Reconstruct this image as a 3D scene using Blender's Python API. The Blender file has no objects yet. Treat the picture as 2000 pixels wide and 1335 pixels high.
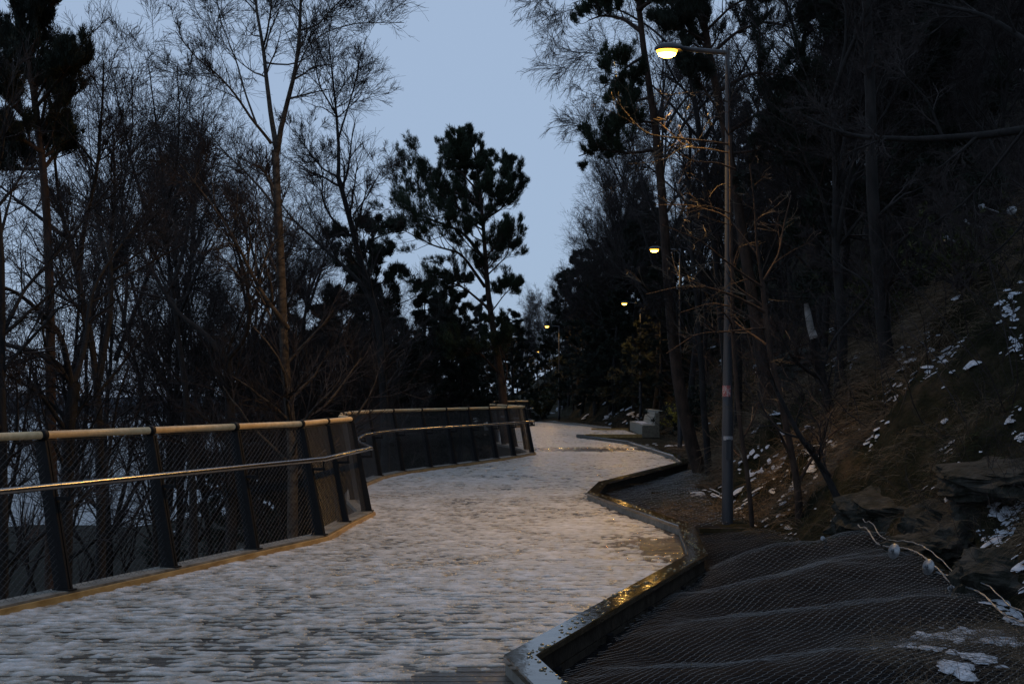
import bpy, math, random
import numpy as np
from mathutils import Vector, Matrix, noise as mnoise

sc = bpy.context.scene
col = sc.collection
R_ = math.radians
rng = np.random.default_rng(7)
random.seed(7)

# ------------------------------------------------------------ camera, world, sun, exposure
F, H0, CZ = 2400.0, 771.0, 1.62          # focal length in photo pixels, horizon row, eye height
cam = bpy.data.cameras.new('camera'); co = bpy.data.objects.new('camera', cam); col.objects.link(co)
cam.sensor_width = 36.0; cam.lens = F / 2000 * 36.0
cam.shift_y = (H0 - 667.5) / 2000
cam.clip_start = 0.1; cam.clip_end = 6000
co.location = (0, 0, CZ); co.rotation_euler = (R_(90), 0, 0)
sc.camera = co

w = bpy.data.worlds.new('World'); sc.world = w; w.use_nodes = True
nt = w.node_tree; nt.nodes.clear()
wo = nt.nodes.new('ShaderNodeOutputWorld'); bg = nt.nodes.new('ShaderNodeBackground')
sky = nt.nodes.new('ShaderNodeTexSky'); sky.sky_type = 'NISHITA'; sky.sun_disc = False
SUN_EL, SUN_ROT = R_(4), R_(200)
sky.sun_elevation = SUN_EL; sky.sun_rotation = SUN_ROT; sky.air_density = 1.0; sky.dust_density = 0.3; sky.ozone_density = 3
mx = nt.nodes.new('ShaderNodeMix'); mx.data_type = 'RGBA'; mx.inputs[0].default_value = 0.86
mx.inputs[7].default_value = (3.85, 5.0, 6.9, 1)
nt.links.new(sky.outputs[0], mx.inputs[6]); nt.links.new(mx.outputs[2], bg.inputs[0])
bg.inputs[1].default_value = 0.105
nt.links.new(bg.outputs[0], wo.inputs[0])
sl = bpy.data.lights.new('sun', 'SUN'); sl.energy = 0.06; sl.angle = R_(30); sl.color = (1, .9, .8)
so = bpy.data.objects.new('sun', sl); col.objects.link(so); so.rotation_euler = (R_(80), 0, R_(20))

sc.view_settings.view_transform = 'Standard'; sc.view_settings.look = 'None'
sc.view_settings.exposure = 0; sc.view_settings.gamma = 1
sc.cycles.use_denoising = True
sc.cycles.max_bounces = 5; sc.cycles.diffuse_bounces = 2; sc.cycles.glossy_bounces = 2
sc.cycles.transparent_max_bounces = 4

# ------------------------------------------------------------ materials
def mat(name, c1, c2=None, scale=8, rough=.8, bump=0, metal=0, stretch=(1, 1, 1), spec=.3, lo=.35, hi=.65, bscale=None, detail=6):
    m = bpy.data.materials.new(name); m.use_nodes = True
    t = m.node_tree; b = t.nodes['Principled BSDF']
    b.inputs['Roughness'].default_value = rough; b.inputs['Metallic'].default_value = metal
    b.inputs['Specular IOR Level'].default_value = spec
    b.inputs['Base Color'].default_value = (*c1, 1)
    tc = t.nodes.new('ShaderNodeTexCoord'); mp = t.nodes.new('ShaderNodeMapping')
    mp.inputs['Scale'].default_value = stretch
    t.links.new(tc.outputs['Object'], mp.inputs[0])
    if c2:
        n = t.nodes.new('ShaderNodeTexNoise'); n.inputs['Scale'].default_value = scale; n.inputs['Detail'].default_value = detail
        n.inputs['Roughness'].default_value = .65
        t.links.new(mp.outputs[0], n.inputs['Vector'])
        r = t.nodes.new('ShaderNodeValToRGB')
        r.color_ramp.elements[0].position = lo; r.color_ramp.elements[0].color = (*c1, 1)
        r.color_ramp.elements[1].position = hi; r.color_ramp.elements[1].color = (*c2, 1)
        t.links.new(n.outputs[0], r.inputs[0]); t.links.new(r.outputs[0], b.inputs['Base Color'])
    if bump:
        n2 = t.nodes.new('ShaderNodeTexNoise'); n2.inputs['Scale'].default_value = bscale or scale * 3; n2.inputs['Detail'].default_value = 5
        t.links.new(mp.outputs[0], n2.inputs['Vector'])
        bp = t.nodes.new('ShaderNodeBump'); bp.inputs['Strength'].default_value = bump; bp.inputs['Distance'].default_value = .02
        t.links.new(n2.outputs[0], bp.inputs['Height']); t.links.new(bp.outputs[0], b.inputs['Normal'])
    return m

def emis(name, c, s):
    m = bpy.data.materials.new(name); m.use_nodes = True
    b = m.node_tree.nodes['Principled BSDF']; b.inputs['Base Color'].default_value = (*c, 1)
    b.inputs['Emission Color'].default_value = (*c, 1); b.inputs['Emission Strength'].default_value = s
    return m

M = dict(
    bark=mat('bark', (.006, .0058, .0058), (.019, .018, .018), 9, .9, .8, stretch=(1, 1, .35)),
    birch=mat('birch_bark', (.018, .014, .011), (.075, .062, .05), 6, .85, .6, stretch=(1, 1, 2.5)),
    pinebark=mat('pine_bark', (.013, .009, .007), (.050, .031, .022), 10, .9, .9, stretch=(1, 1, .4)),
    twig=mat('twig', (.012, .009, .009), (.026, .02, .019), 5, .75),
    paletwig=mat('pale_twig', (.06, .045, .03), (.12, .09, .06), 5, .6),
    snag=mat('snag_wood', (.10, .10, .097), (.20, .20, .195), 7, .8, .4),
    needle=mat('needles', (.008, .016, .009), (.02, .034, .016), 1.5, .7),
    needle2=mat('dark_needles', (.006, .011, .008), (.014, .022, .014), 1.2, .75),
    yleaf=mat('yellow_leaves', (.25, .2, .02), (.4, .32, .04), 8, .6),
    post=mat('painted_steel', (.005, .0055, .006), (.009, .0095, .011), 30, .65, .05, spec=.18),
    pole=mat('grey_pole_paint', (.028, .031, .036), (.042, .046, .053), 12, .42, .05, stretch=(1, 1, .1)),
    rail=mat('pale_wood_rail', (.50, .35, .18), (.66, .49, .28), 14, .42, .1, stretch=(1, 1, 1)),
    steel=mat('stainless', (.20, .195, .19), (.28, .27, .265), 20, .24, .03, metal=1),
    wire=mat('mesh_wire', (.06, .058, .057), (.10, .098, .095), 30, .36, metal=.8),
    netwire=mat('net_wire', (.16, .17, .18), (.30, .30, .29), 6, .34, metal=.9),
    galv=mat('galvanised', (.13, .14, .15), (.26, .27, .28), 30, .35, .1, metal=.6),
    edge=mat('edge_timber', (.26, .15, .045), (.48, .31, .12), 10, .4, .2, stretch=(1, .3, 1)),
    edgetop=mat('weathered_edge', (.10, .095, .08), (.24, .23, .2), 7, .45, .3),
    kerb=mat('wet_kerb_timber', (.020, .014, .004), (.060, .047, .028), 3.0, .07, .10, spec=.5, bscale=9),
    kerbside=mat('kerb_side', (.014, .011, .008), (.05, .043, .033), 9, .6, .4),
    plank=mat('deck_planks', (.022, .016, .010), (.065, .048, .03), 6, .13, .5, stretch=(.25, 5, 1), spec=.42, bscale=16),
    bench=mat('bench_timber', (.17, .165, .13), (.30, .295, .25), 9, .7, .3, stretch=(1, 1, 1)),
    bside=mat('bench_end_timber', (.10, .085, .06), (.17, .15, .11), 9, .75, .3),
    moss=mat('mossy_rock', (.005, .0065, .003), (.032, .031, .026), 5.0, .9, 1, bscale=22, lo=.42, hi=.62),
    speck=mat('wet_moss_specks', (.03, .028, .008), (.10, .085, .03), 30, .22, .3, spec=.6),
    rust=mat('bolt_steel', (.1, .1, .1), (.3, .3, .3), 30, .35, metal=.9),
)

def attr_mat(name, attr, ca, cb, cc=None, rough=(.9, .5), bump=.5, bscale=30, nscale=6, spec=.3):
    """colour goes ca -> cb along a vertex attribute that says what lies there (soil / moss, thin / thick snow)"""
    m = bpy.data.materials.new(name); m.use_nodes = True
    t = m.node_tree; b = t.nodes['Principled BSDF']; b.inputs['Specular IOR Level'].default_value = spec
    a = t.nodes.new('ShaderNodeAttribute'); a.attribute_name = attr
    tc = t.nodes.new('ShaderNodeTexCoord')
    n = t.nodes.new('ShaderNodeTexNoise'); n.inputs['Scale'].default_value = nscale; n.inputs['Detail'].default_value = 8
    n.inputs['Roughness'].default_value = .7
    t.links.new(tc.outputs['Object'], n.inputs['Vector'])
    def ramp(c):
        r = t.nodes.new('ShaderNodeValToRGB'); r.color_ramp.elements[0].position = .35; r.color_ramp.elements[1].position = .65
        r.color_ramp.elements[0].color = (*c[0], 1); r.color_ramp.elements[1].color = (*c[1], 1)
        if len(c) > 2:
            e = r.color_ramp.elements.new(.5); e.color = (*c[2], 1)
        t.links.new(n.outputs[0], r.inputs[0]); return r.outputs[0]
    x = t.nodes.new('ShaderNodeMix'); x.data_type = 'RGBA'
    t.links.new(a.outputs['Fac'], x.inputs[0]); t.links.new(ramp(ca), x.inputs[6]); t.links.new(ramp(cb), x.inputs[7])
    t.links.new(x.outputs[2], b.inputs['Base Color'])
    y = t.nodes.new('ShaderNodeMix'); y.data_type = 'FLOAT'; y.inputs[2].default_value = rough[0]; y.inputs[3].default_value = rough[1]
    t.links.new(a.outputs['Fac'], y.inputs[0]); t.links.new(y.outputs[0], b.inputs['Roughness'])
    n2 = t.nodes.new('ShaderNodeTexNoise'); n2.inputs['Scale'].default_value = bscale; n2.inputs['Detail'].default_value = 6
    t.links.new(tc.outputs['Object'], n2.inputs['Vector'])
    bp = t.nodes.new('ShaderNodeBump'); bp.inputs['Strength'].default_value = bump; bp.inputs['Distance'].default_value = .03
    t.links.new(n2.outputs[0], bp.inputs['Height']); t.links.new(bp.outputs[0], b.inputs['Normal'])
    return m

M['ground'] = attr_mat('ground', 'bank', [(.004, .0045, .0055), (.012, .012, .0125)],
                       [(.006, .007, .004), (.034, .027, .018), (.014, .014, .008)], rough=(.9, .95), bump=1, bscale=18, nscale=2.2, spec=.05)
M['snow'] = attr_mat('snow', 'thick', [(.19, .172, .135), (.34, .315, .265)], [(.44, .44, .44), (.66, .66, .67)], rough=(.22, .6), bump=.8, bscale=55, nscale=9, spec=.5)
M['banksnow'] = mat('bank_snow', (.26, .29, .33), (.54, .57, .62), 14, .7, .5, bscale=50)
M['water'] = mat('water', (.01, .016, .026), None, 1, .3, .15, spec=.25, bscale=.2)
M['grass'] = mat('dry_grass', (.045, .033, .022), (.17, .125, .08), 2.5, .85)
M['grass2'] = mat('green_moss', (.012, .016, .005), (.04, .045, .012), 6, .9)

# ------------------------------------------------------------ mesh helpers
def tag(o, label=None, cat=None, group=None, kind=None):
    if label: o['label'] = label
    if cat: o['category'] = cat
    if group: o['group'] = group
    if kind: o['kind'] = kind
    return o

def thing(name, loc, label, cat, group=None, rz=0):
    o = bpy.data.objects.new(name, None); col.objects.link(o); o.empty_display_size = .2
    o.location = loc; o.rotation_euler = (0, 0, rz)
    return tag(o, label, cat, group)

def mesh_np(name, V, faces, material, parent=None, smooth=False, attrs=None):
    """faces: list of integer arrays (n,3) or (n,4)"""
    me = bpy.data.meshes.new(name)
    V = np.asarray(V, dtype=np.float32)
    faces = [np.asarray(f, dtype=np.int32) for f in faces if len(f)]
    me.vertices.add(len(V)); me.vertices.foreach_set('co', V.ravel())
    nl = sum(f.size for f in faces); npoly = sum(len(f) for f in faces)
    me.loops.add(nl); me.polygons.add(npoly)
    me.loops.foreach_set('vertex_index', np.concatenate([f.ravel() for f in faces]))
    tot = np.concatenate([np.full(len(f), f.shape[1], np.int32) for f in faces])
    st = np.concatenate([[0], np.cumsum(tot)[:-1]]).astype(np.int32)
    me.polygons.foreach_set('loop_start', st); me.polygons.foreach_set('loop_total', tot)
    me.polygons.foreach_set('use_smooth', np.full(npoly, smooth, dtype=bool))
    if attrs:
        for k, v in attrs.items():
            a = me.attributes.new(k, 'FLOAT', 'POINT'); a.data.foreach_set('value', np.asarray(v, np.float32))
    me.update(calc_edges=True); me.validate()
    me.materials.append(material)
    o = bpy.data.objects.new(name, me); col.objects.link(o)
    if parent: o.parent = parent
    return o

class MB:
    def __init__(s): s.v = []; s.q = []; s.t = []; s.n = 0
    def add(s, V, Q=None, T=None):
        V = np.asarray(V, float).reshape(-1, 3)
        if Q is not None and len(Q): s.q.append(np.asarray(Q) + s.n)
        if T is not None and len(T): s.t.append(np.asarray(T) + s.n)
        s.v.append(V); s.n += len(V); return s
    def hexa(s, P):      # 8 corners: bottom ring 0-3, top ring 4-7
        return s.add(P, [[3, 2, 1, 0], [4, 5, 6, 7], [0, 1, 5, 4], [1, 2, 6, 5], [2, 3, 7, 6], [3, 0, 4, 7]])
    def box(s, c, size, rz=0, tilt=None):
        x, y, z = [k / 2 for k in size]
        P = np.array([[-x, -y, -z], [x, -y, -z], [x, y, -z], [-x, y, -z], [-x, -y, z], [x, -y, z], [x, y, z], [-x, y, z]])
        m = Matrix.Rotation(rz, 3, 'Z')
        if tilt is not None: m = m @ tilt
        return s.hexa(P @ np.array(m).T + np.array(c))
    def tube(s, pts, rad, sides=8, cap=True):
        pts = np.asarray(pts, float); rad = np.full(len(pts), rad) if np.isscalar(rad) else np.asarray(rad)
        V, Q = tubes(pts[None], rad[None], sides)
        T = []
        n = len(pts)
        if cap:
            V = np.vstack([V, pts[:1], pts[-1:]])
            a, b = n * sides, n * sides + 1
            for k in range(sides):
                T.append([a, (k + 1) % sides, k]); T.append([b, (n - 1) * sides + k, (n - 1) * sides + (k + 1) % sides])
        return s.add(V, Q, T)
    def lathe(s, prof, base, sides=24, axis=None):
        prof = np.asarray(prof, float); n = len(prof)
        a = np.linspace(0, 2 * np.pi, sides, endpoint=False)
        V = np.stack([prof[:, :1] * np.cos(a), prof[:, :1] * np.sin(a), np.repeat(prof[:, 1:], sides, 1)], -1).reshape(-1, 3)
        if axis is not None:
            V = V @ np.array(Vector((0, 0, 1)).rotation_difference(Vector(axis)).to_matrix()).T
        V = V + np.array(base)
        i = np.arange(n - 1)[:, None] * sides; k = np.arange(sides)[None]
        Q = np.stack([i + k, i + (k + 1) % sides, i + sides + (k + 1) % sides, i + sides + k], -1).reshape(-1, 4)
        return s.add(V, Q)
    def build(s, name, material, parent=None, smooth=False):
        return mesh_np(name, np.vstack(s.v), [f for f in (np.vstack(s.q) if s.q else [], np.vstack(s.t) if s.t else []) if len(f)], material, parent, smooth)

def tubes(P, Rr, sides=3):
    """P (B,n,3) polylines, Rr (B,n) radii -> verts, quads"""
    B, n, _ = P.shape
    T = np.empty_like(P)
    T[:, 1:-1] = P[:, 2:] - P[:, :-2] if n > 2 else T[:, 1:-1]
    T[:, 0] = P[:, 1] - P[:, 0]; T[:, -1] = P[:, -1] - P[:, -2]
    T /= np.linalg.norm(T, axis=2, keepdims=True) + 1e-9
    mean = P[:, -1] - P[:, 0]
    mean /= np.linalg.norm(mean, axis=1, keepdims=True) + 1e-9
    ref = np.where(np.abs(mean[:, 2:3]) > .8, np.array([[1., 0, 0]]), np.array([[0, 0, 1.]]))[:, None, :]
    U = np.cross(T, np.broadcast_to(ref, T.shape)); U /= np.linalg.norm(U, axis=2, keepdims=True) + 1e-9
    W_ = np.cross(T, U)
    a = np.arange(sides) * 2 * np.pi / sides
    V = P[:, :, None, :] + Rr[:, :, None, None] * (np.cos(a)[None, None, :, None] * U[:, :, None, :] + np.sin(a)[None, None, :, None] * W_[:, :, None, :])
    V = V.reshape(-1, 3)
    b = np.arange(B)[:, None, None] * n * sides; i = np.arange(n - 1)[None, :, None] * sides; k = np.arange(sides)[None, None, :]
    k2 = (k + 1) % sides
    Q = np.stack([b + i + k, b + i + sides + k, b + i + sides + k2, b + i + k2], -1).reshape(-1, 4)
    return V, Q

def px(x, y, Y):                       # a point at depth Y seen at photo pixel (x, y)
    return np.array([(x - 1000) / F * Y, Y, CZ + (H0 - y) / F * Y])

# lattice noise
_tab = np.random.default_rng(3).random((256, 256))
def vnoise(x, y, seed=0):
    x = np.asarray(x, float) + seed * 17.31; y = np.asarray(y, float) + seed * 9.77
    xi = np.floor(x).astype(int); yi = np.floor(y).astype(int); fx = x - xi; fy = y - yi
    fx = fx * fx * (3 - 2 * fx); fy = fy * fy * (3 - 2 * fy)
    g = lambda a, b: _tab[a & 255, b & 255]
    return (g(xi, yi) * (1 - fx) + g(xi + 1, yi) * fx) * (1 - fy) + (g(xi, yi + 1) * (1 - fx) + g(xi + 1, yi + 1) * fx) * fy
def fbm(x, y, seed=0, o=4):
    s = 0; a = .5; t = 0
    for k in range(o):
        s = s + a * vnoise(np.asarray(x) * 2 ** k, np.asarray(y) * 2 ** k, seed + k); t += a; a *= .55
    return s / t - .5

# ------------------------------------------------------------ plan of the place
FENCE = np.array([(-5.55, 4.4), (-5.05, 5.75), (-4.55, 7.1), (-4.03, 8.45), (-3.55, 9.75), (-3.07, 11.05), (-2.60, 12.35), (-2.13, 13.6), (-2.05, 15.0), (-1.93, 16.4),
                  (-2.32, 18.2), (-2.55, 20.0), (-2.66, 21.8), (-2.55, 23.6), (-2.24, 25.1), (-1.76, 26.4), (-1.30, 27.6), (-.84, 28.8), (-.38, 30.1), (.05, 31.4), (.55, 33.2),
                  (.42, 35.0), (.12, 36.8), (-.25, 38.6), (-.5, 40.4)])
FENCE2 = np.array([(-.75, 57), (-.6, 59), (-.3, 61), (.35, 62.6), (1.05, 64), (1.0, 66), (.3, 68.2)])
KERB = np.array([(1.05, 2.0), (-.05, 7.14), (1.68, 11.7), (1.92, 14.2), (1.15, 19.0), (1.50, 21.4), (3.84, 27.9), (4.04, 30.8), (3.78, 40.4), (2.44, 46.8)])
KERB2 = np.array([(4.6, 57.0), (3.6, 65), (1.6, 74), (-5, 80), (-14, 83)])
def Lx(y): return np.interp(y, [4.4] + list(FENCE[1:, 1]) + [57, 64, 67, 80], [-5.55] + list(FENCE[1:, 0]) + [-.7, 1.0, .3, -9])
def Rx(y): return np.interp(y, list(KERB[:, 1]) + [49.3, 57, 65, 74, 80, 90], list(KERB[:, 0]) + [2.9, 4.6, 3.6, 1.6, 1.2, 1.2])
def Ex(y): return np.interp(y, [4, 7.6, 9.3, 12, 15, 20, 28, 37, 43, 52, 60, 80, 200], [3.35, 3.45, 3.6, 3.6, 3.0, 3.3, 4.7, 5.4, 6.3, 6.4, 6.2, 3.6, 3.6])
def sstep(t): t = np.clip(t, 0, 1); return t * t * (3 - 2 * t)
def terr(x, y):
    x = np.asarray(x, float); y = np.asarray(y, float)
    L = np.where(y < 80, Lx(np.minimum(y, 60)), -2.0) ; Rr = np.minimum(Rx(y), Ex(y) - .8); E = Ex(y)
    L = np.where(y > 60, -1.5 - (y - 60) * .08, L)
    zb = np.interp(y, [5, 9, 11, 12, 13, 14.4, 16, 20, 30, 45, 60, 80, 200], [.0, .12, .22, .16, -.1, .0, .0, .05, .1, -.1, -.05, .1, .3])
    t = (x - Rr) / (E - Rr)
    wave = (.045 + .16 * fbm(x / 1.1, y / 1.4, 55)) * np.cos((y - 8.8) / 1.5 * 2 * np.pi + .5 * np.sin(x * 1.3) + 3.2 * fbm(x / 1.6, y / 2.2, 52)) * np.clip((12.3 - y) / .6, 0, 1) + .10 * np.exp(-((y - 11.6) / .3) ** 2) - .12 * np.exp(-((y - 12.6) / .45) ** 2)
    z = -.11 + (zb + .11) * sstep(t) + wave * sstep(t * 3) * sstep((1.25 - t) * 4)
    z = np.where(t < 0, -.11 - .45 * np.minimum(Rr - x, 1) - .12 * (Rr - x), z)
    s = np.maximum(x - E, 0)
    bump = fbm(x / 1.3, y / 1.6, 2) * 1.3 - .22 * np.abs(fbm(x / .8, y / .7, 15))*2 * np.clip(s, 0, 1) * 2 + .12 * np.clip(s,0,1) * np.clip(s / 1.5, 0, 1) + fbm(x / .35, y / .5, 5) * .34 * np.clip(s / .6, 0, 1) + fbm(x / 9, y / 11, 8) * 3.5 * np.clip(s / 8, 0, 1)
    up = np.where(s < 2.6, 1.02 * s, 2.65 + .68 * (s - 2.6))
    up = np.where(up > 45, 45 + (up - 45) * .3, up)
    up = up + .055 * np.sin(up / .62 * 2 * np.pi + 5 * fbm(x / 1.6, y / 2.2, 66) * 2) * np.clip(s / .4, 0, 1)
    z = z + np.where(s > 0, up + bump, 0)
    d = np.maximum(L - x, 0)
    z = z - np.where(d > 0, .35 * np.minimum(d, 1) + .60 * np.maximum(d - 1, 0), 0) + fbm(x / 6, y / 6, 12) * 1.2 * np.clip(d / 5, 0, 1)
    z = np.maximum(z, np.where(np.hypot(x, y) < 620, -58 + fbm(x / 14, y / 14, 61) * 9, -75))
    z = z + fbm(x / .25, y / .25, 20) * .05
    return z

# ------------------------------------------------------------ ground, water
def grid(xs, ys, fn):
    X, Y = np.meshgrid(xs, ys)
    Z = fn(X, Y)
    V = np.stack([X, Y, Z], -1).reshape(-1, 3)
    nx, ny = len(xs), len(ys)
    i = (np.arange(ny - 1)[:, None] * nx + np.arange(nx - 1)[None]).ravel()
    return V, np.stack([i, i + 1, i + nx + 1, i + nx], -1)
xs = np.concatenate([-np.geomspace(900, 12, 40), np.arange(-11.5, -.5, .45), np.arange(-.4, 9, .065), np.arange(9, 20, .4), np.geomspace(20.5, 900, 40)])
ys = np.concatenate([-np.geomspace(200, 8, 12), np.arange(-6, 5, .8), np.arange(5, 24, .08), np.arange(24, 60, .3), np.arange(60, 130, 1.2), np.geomspace(132, 2500, 40)])
V, Q = grid(xs, ys, terr)
bank = sstep((V[:, 0] - Ex(V[:, 1]) + .25 + fbm(V[:, 0] * 2, V[:, 1] * 2, 31) * .9) / .35)
bank = np.where(V[:, 0] < Rx(V[:, 1]) - .3, .6, bank)
bank = np.where((V[:, 1] > 14.6) & (V[:, 0] > Rx(V[:, 1]) + .9), 1, bank)
tag(mesh_np('ground', V, [Q], M['ground'], smooth=True, attrs={'bank': bank}), kind='structure')
b = MB(); b.add([(-6000, -1000, -60), (600, -1000, -60), (600, 6000, -60), (-6000, 6000, -60)], [[0, 1, 2, 3]])
tag(b.build('water', M['water']), kind='structure')
hx = np.linspace(-5500, 1500, 120)                       # far shore across the water
hz = -60 + 30 + 60 * (fbm(hx / 900, hx * 0, 40) + .5) * np.clip((hx + 6000) / 3000, .4, 1)
b = MB(); n = len(hx)
prof = [(0, 0), (250, .45), (600, .85), (1000, 1.)]
Vh = np.concatenate([np.stack([hx, np.full(n, 3900. + dy), -61 + (hz + 61) * f + fbm(hx / 90, hx * 0 + dy, 44) * 12 * (f > 0)], -1) for dy, f in prof])
i = (np.arange(3)[:, None] * n + np.arange(n - 1)[None]).ravel()
b.add(Vh, np.stack([i, i + 1, i + n + 1, i + n], -1))
tag(b.build('hills', mat('far_hills', (.03, .038, .05), (.05, .06, .075), .01, .95), None, True), kind='structure')

# ------------------------------------------------------------ boardwalk
b = MB(); PW = .12
for k in range(int(2.2 / PW), int(82 / PW)):
    y = k * PW + .006
    if y > 74: l, r = Lx(y), Rx(y) - (y - 74) * 1.5
    else: l, r = Lx(y) - .05, Rx(y) + .02
    l2, r2 = (Lx(y + .106) - .05, Rx(y + .106) + .02) if y < 73.8 else (l, r)
    if r - l < .2: continue
    z = random.uniform(-.0015, .0015)
    def strip(a0, a1, c0, c1): b.hexa([(a0, y, -.045), (c0, y, -.045), (c1, y + .106, -.045), (a1, y + .106, -.045), (a0, y, z), (c0, y, z), (c1, y + .106, z), (a1, y + .106, z)])
    strip(l, l2, r, r2)
path = b.build('path', M['plank']); tag(path, kind='structure')

def platform():
    b = MB()
    for k in range(int(49.4 / PW), int(56.4 / PW)):
        y = k * PW + .006; b.box(((Rx(y) + .03 + 5.22) / 2, y + .053, -.0225), (5.22 - Rx(y) - .03, .106, .045))
    t = thing('bench_platform', (4, 50, 0), 'snow dusted timber platform in front of the bench beside the path', 'platform')
    def part(o): o.parent = t; o.matrix_parent_inverse = Matrix.Translation((-4, -50, 0)); return o
    part(b.build('deck', M['plank']))
    f = MB(); f.box((4.1, 49.33, -.02), (2.3, .06, .14)); part(f.build('edge_board', M['edge']))
    f = MB(); f.box((4.1, 49.36, -.2), (2.3, .05, .12)); part(f.build('edge_board', M['kerbside']))
    f = MB(); f.box((4.5, 56.5, .03), (1.7, .08, .12)); part(f.build('edge_board', M['edge']))
    for x in (3.3, 5.0):
        f = MB(); f.box((x, 49.6, -.45), (.12, .12, .8)); part(f.build('support_post', M['kerbside']))
platform()

# slushy snow trodden over the planks
def snow_sheet(name, y0, y1, dy, nx, xl=None, xr=None):
    ys = np.arange(y0, y1, dy); u = np.linspace(0, 1, nx)
    a = np.maximum(xl(ys), -6.) ; c = xr(ys)
    X = a[:, None] + (c - a)[:, None] * u[None]; Y = np.repeat(ys[:, None], nx, 1)
    n1 = fbm(X / 1.3, Y / 1.6, 50); n2 = fbm(X / .20, Y / .16, 60); n3 = fbm(X / .060, Y / .055, 70, 2); n4 = fbm(X / 2.6, Y / 3, 80)
    bare = .85 * np.exp(-(((X - 1.62) / .62) ** 2 + ((Y - 12.9) / 1.15) ** 2)) + 1.3 * np.exp(-(((X + .22) / .35) ** 2 + ((Y - 7.0) / .22) ** 2)) \
        + .75 * np.exp(-(((X - 2.1) / 1.9) ** 2 + ((Y - 36.5) / 1.6) ** 2)) + .35 * np.exp(-((X - Rx(Y)) / .12) ** 2)
    heap = .55 * np.exp(-((X - Lx(Y) - .16) / .10) ** 2) * (vnoise(X * 4, Y * 5, 90) > .35)
    ph = (Y / PW) % 1.0
    gap = np.exp(-(np.minimum(ph, 1 - ph) * PW / .021) ** 2) * np.clip((30 - Y) / 14, .12, 1)
    th = .37 + .95 * n1 + .8 * n2 + 1.0 * n3 + .55 * n4 - bare + heap
    kk = np.round(Y / PW)
    th = th - gap * np.clip(.42 + 3.8 * fbm(X / .42, kk * 3.7, 95), 0, 1.5)
    thick = np.clip(.15 + (th - .1) * .8 + n3 * .9 + n2 * .5, 0, 1)
    Z = np.where(th > -.02, .004 + .013 * np.clip(th, 0, 1.3) + .008 * n3 * (th > .1), -.014)
    V = np.stack([X, Y, Z], -1).reshape(-1, 3); ny = len(ys)
    i = (np.arange(ny - 1)[:, None] * nx + np.arange(nx - 1)[None]).ravel()
    Q = np.stack([i, i + 1, i + nx + 1, i + nx], -1)
    keep = (V[Q][:, :, 2] > -.01).any(1)
    return V, Q[keep], thick.ravel()
parts_ = [snow_sheet('a', 4.6, 20, .014, 170, lambda y: Lx(y) + .10, lambda y: Rx(y) - .005),
          snow_sheet('b', 19.99, 34, .03, 130, lambda y: Lx(y) + .10, lambda y: Rx(y) - .005),
          snow_sheet('c', 33.98, 78, .09, 90, lambda y: Lx(y) + .10, lambda y: np.where(y > 74, Rx(y) - (y - 74) * 1.5, Rx(y)) - .005),
          snow_sheet('d', 49.45, 56.4, .09, 40, lambda y: Rx(y) + .0, lambda y: 5.15 + 0 * y)]
off = 0; Vs = []; Qs = []; Ts = []
for V, Q, t in parts_: Vs.append(V); Qs.append(Q + off); Ts.append(t); off += len(V)
tag(mesh_np('snow', np.vstack(Vs), [np.vstack(Qs)], M['snow'], smooth=True, attrs={'thick': np.concatenate(Ts)}),
    'grey trodden slushy snow covering the boardwalk planks', 'snow', kind='stuff')

# ------------------------------------------------------------ offset ribbons
def offset(poly, d):
    poly = np.asarray(poly, float); seg = np.diff(poly, axis=0); seg /= np.linalg.norm(seg, axis=1, keepdims=True)
    nr = np.stack([seg[:, 1], -seg[:, 0]], 1)      # to the right of travel
    out = []
    for i in range(len(poly)):
        if i == 0: m = nr[0]; k = 1
        elif i == len(poly) - 1: m = nr[-1]; k = 1
        else:
            m = nr[i - 1] + nr[i]; m /= np.linalg.norm(m); k = 1 / max(.45, m @ nr[i])
        out.append(poly[i] + m * d * k)
    return np.array(out)
def ribbon(b, poly, d0, d1, z0, z1, gap=.0):
    A, B = offset(poly, d0), offset(poly, d1)
    for i in range(len(poly) - 1):
        a0, a1, b0, b1 = A[i], A[i + 1], B[i], B[i + 1]
        if gap:
            n_ = (A[i + 1] - A[i]); n_ = n_ / np.linalg.norm(n_) * gap; a0, b0, a1, b1 = a0 + n_, b0 + n_, a1 - n_, b1 - n_
        b.hexa([(*a0, z0), (*b0, z0), (*b1, z0), (*a1, z0), (*a0, z1), (*b0, z1), (*b1, z1), (*a1, z1)])
    return b

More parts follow.
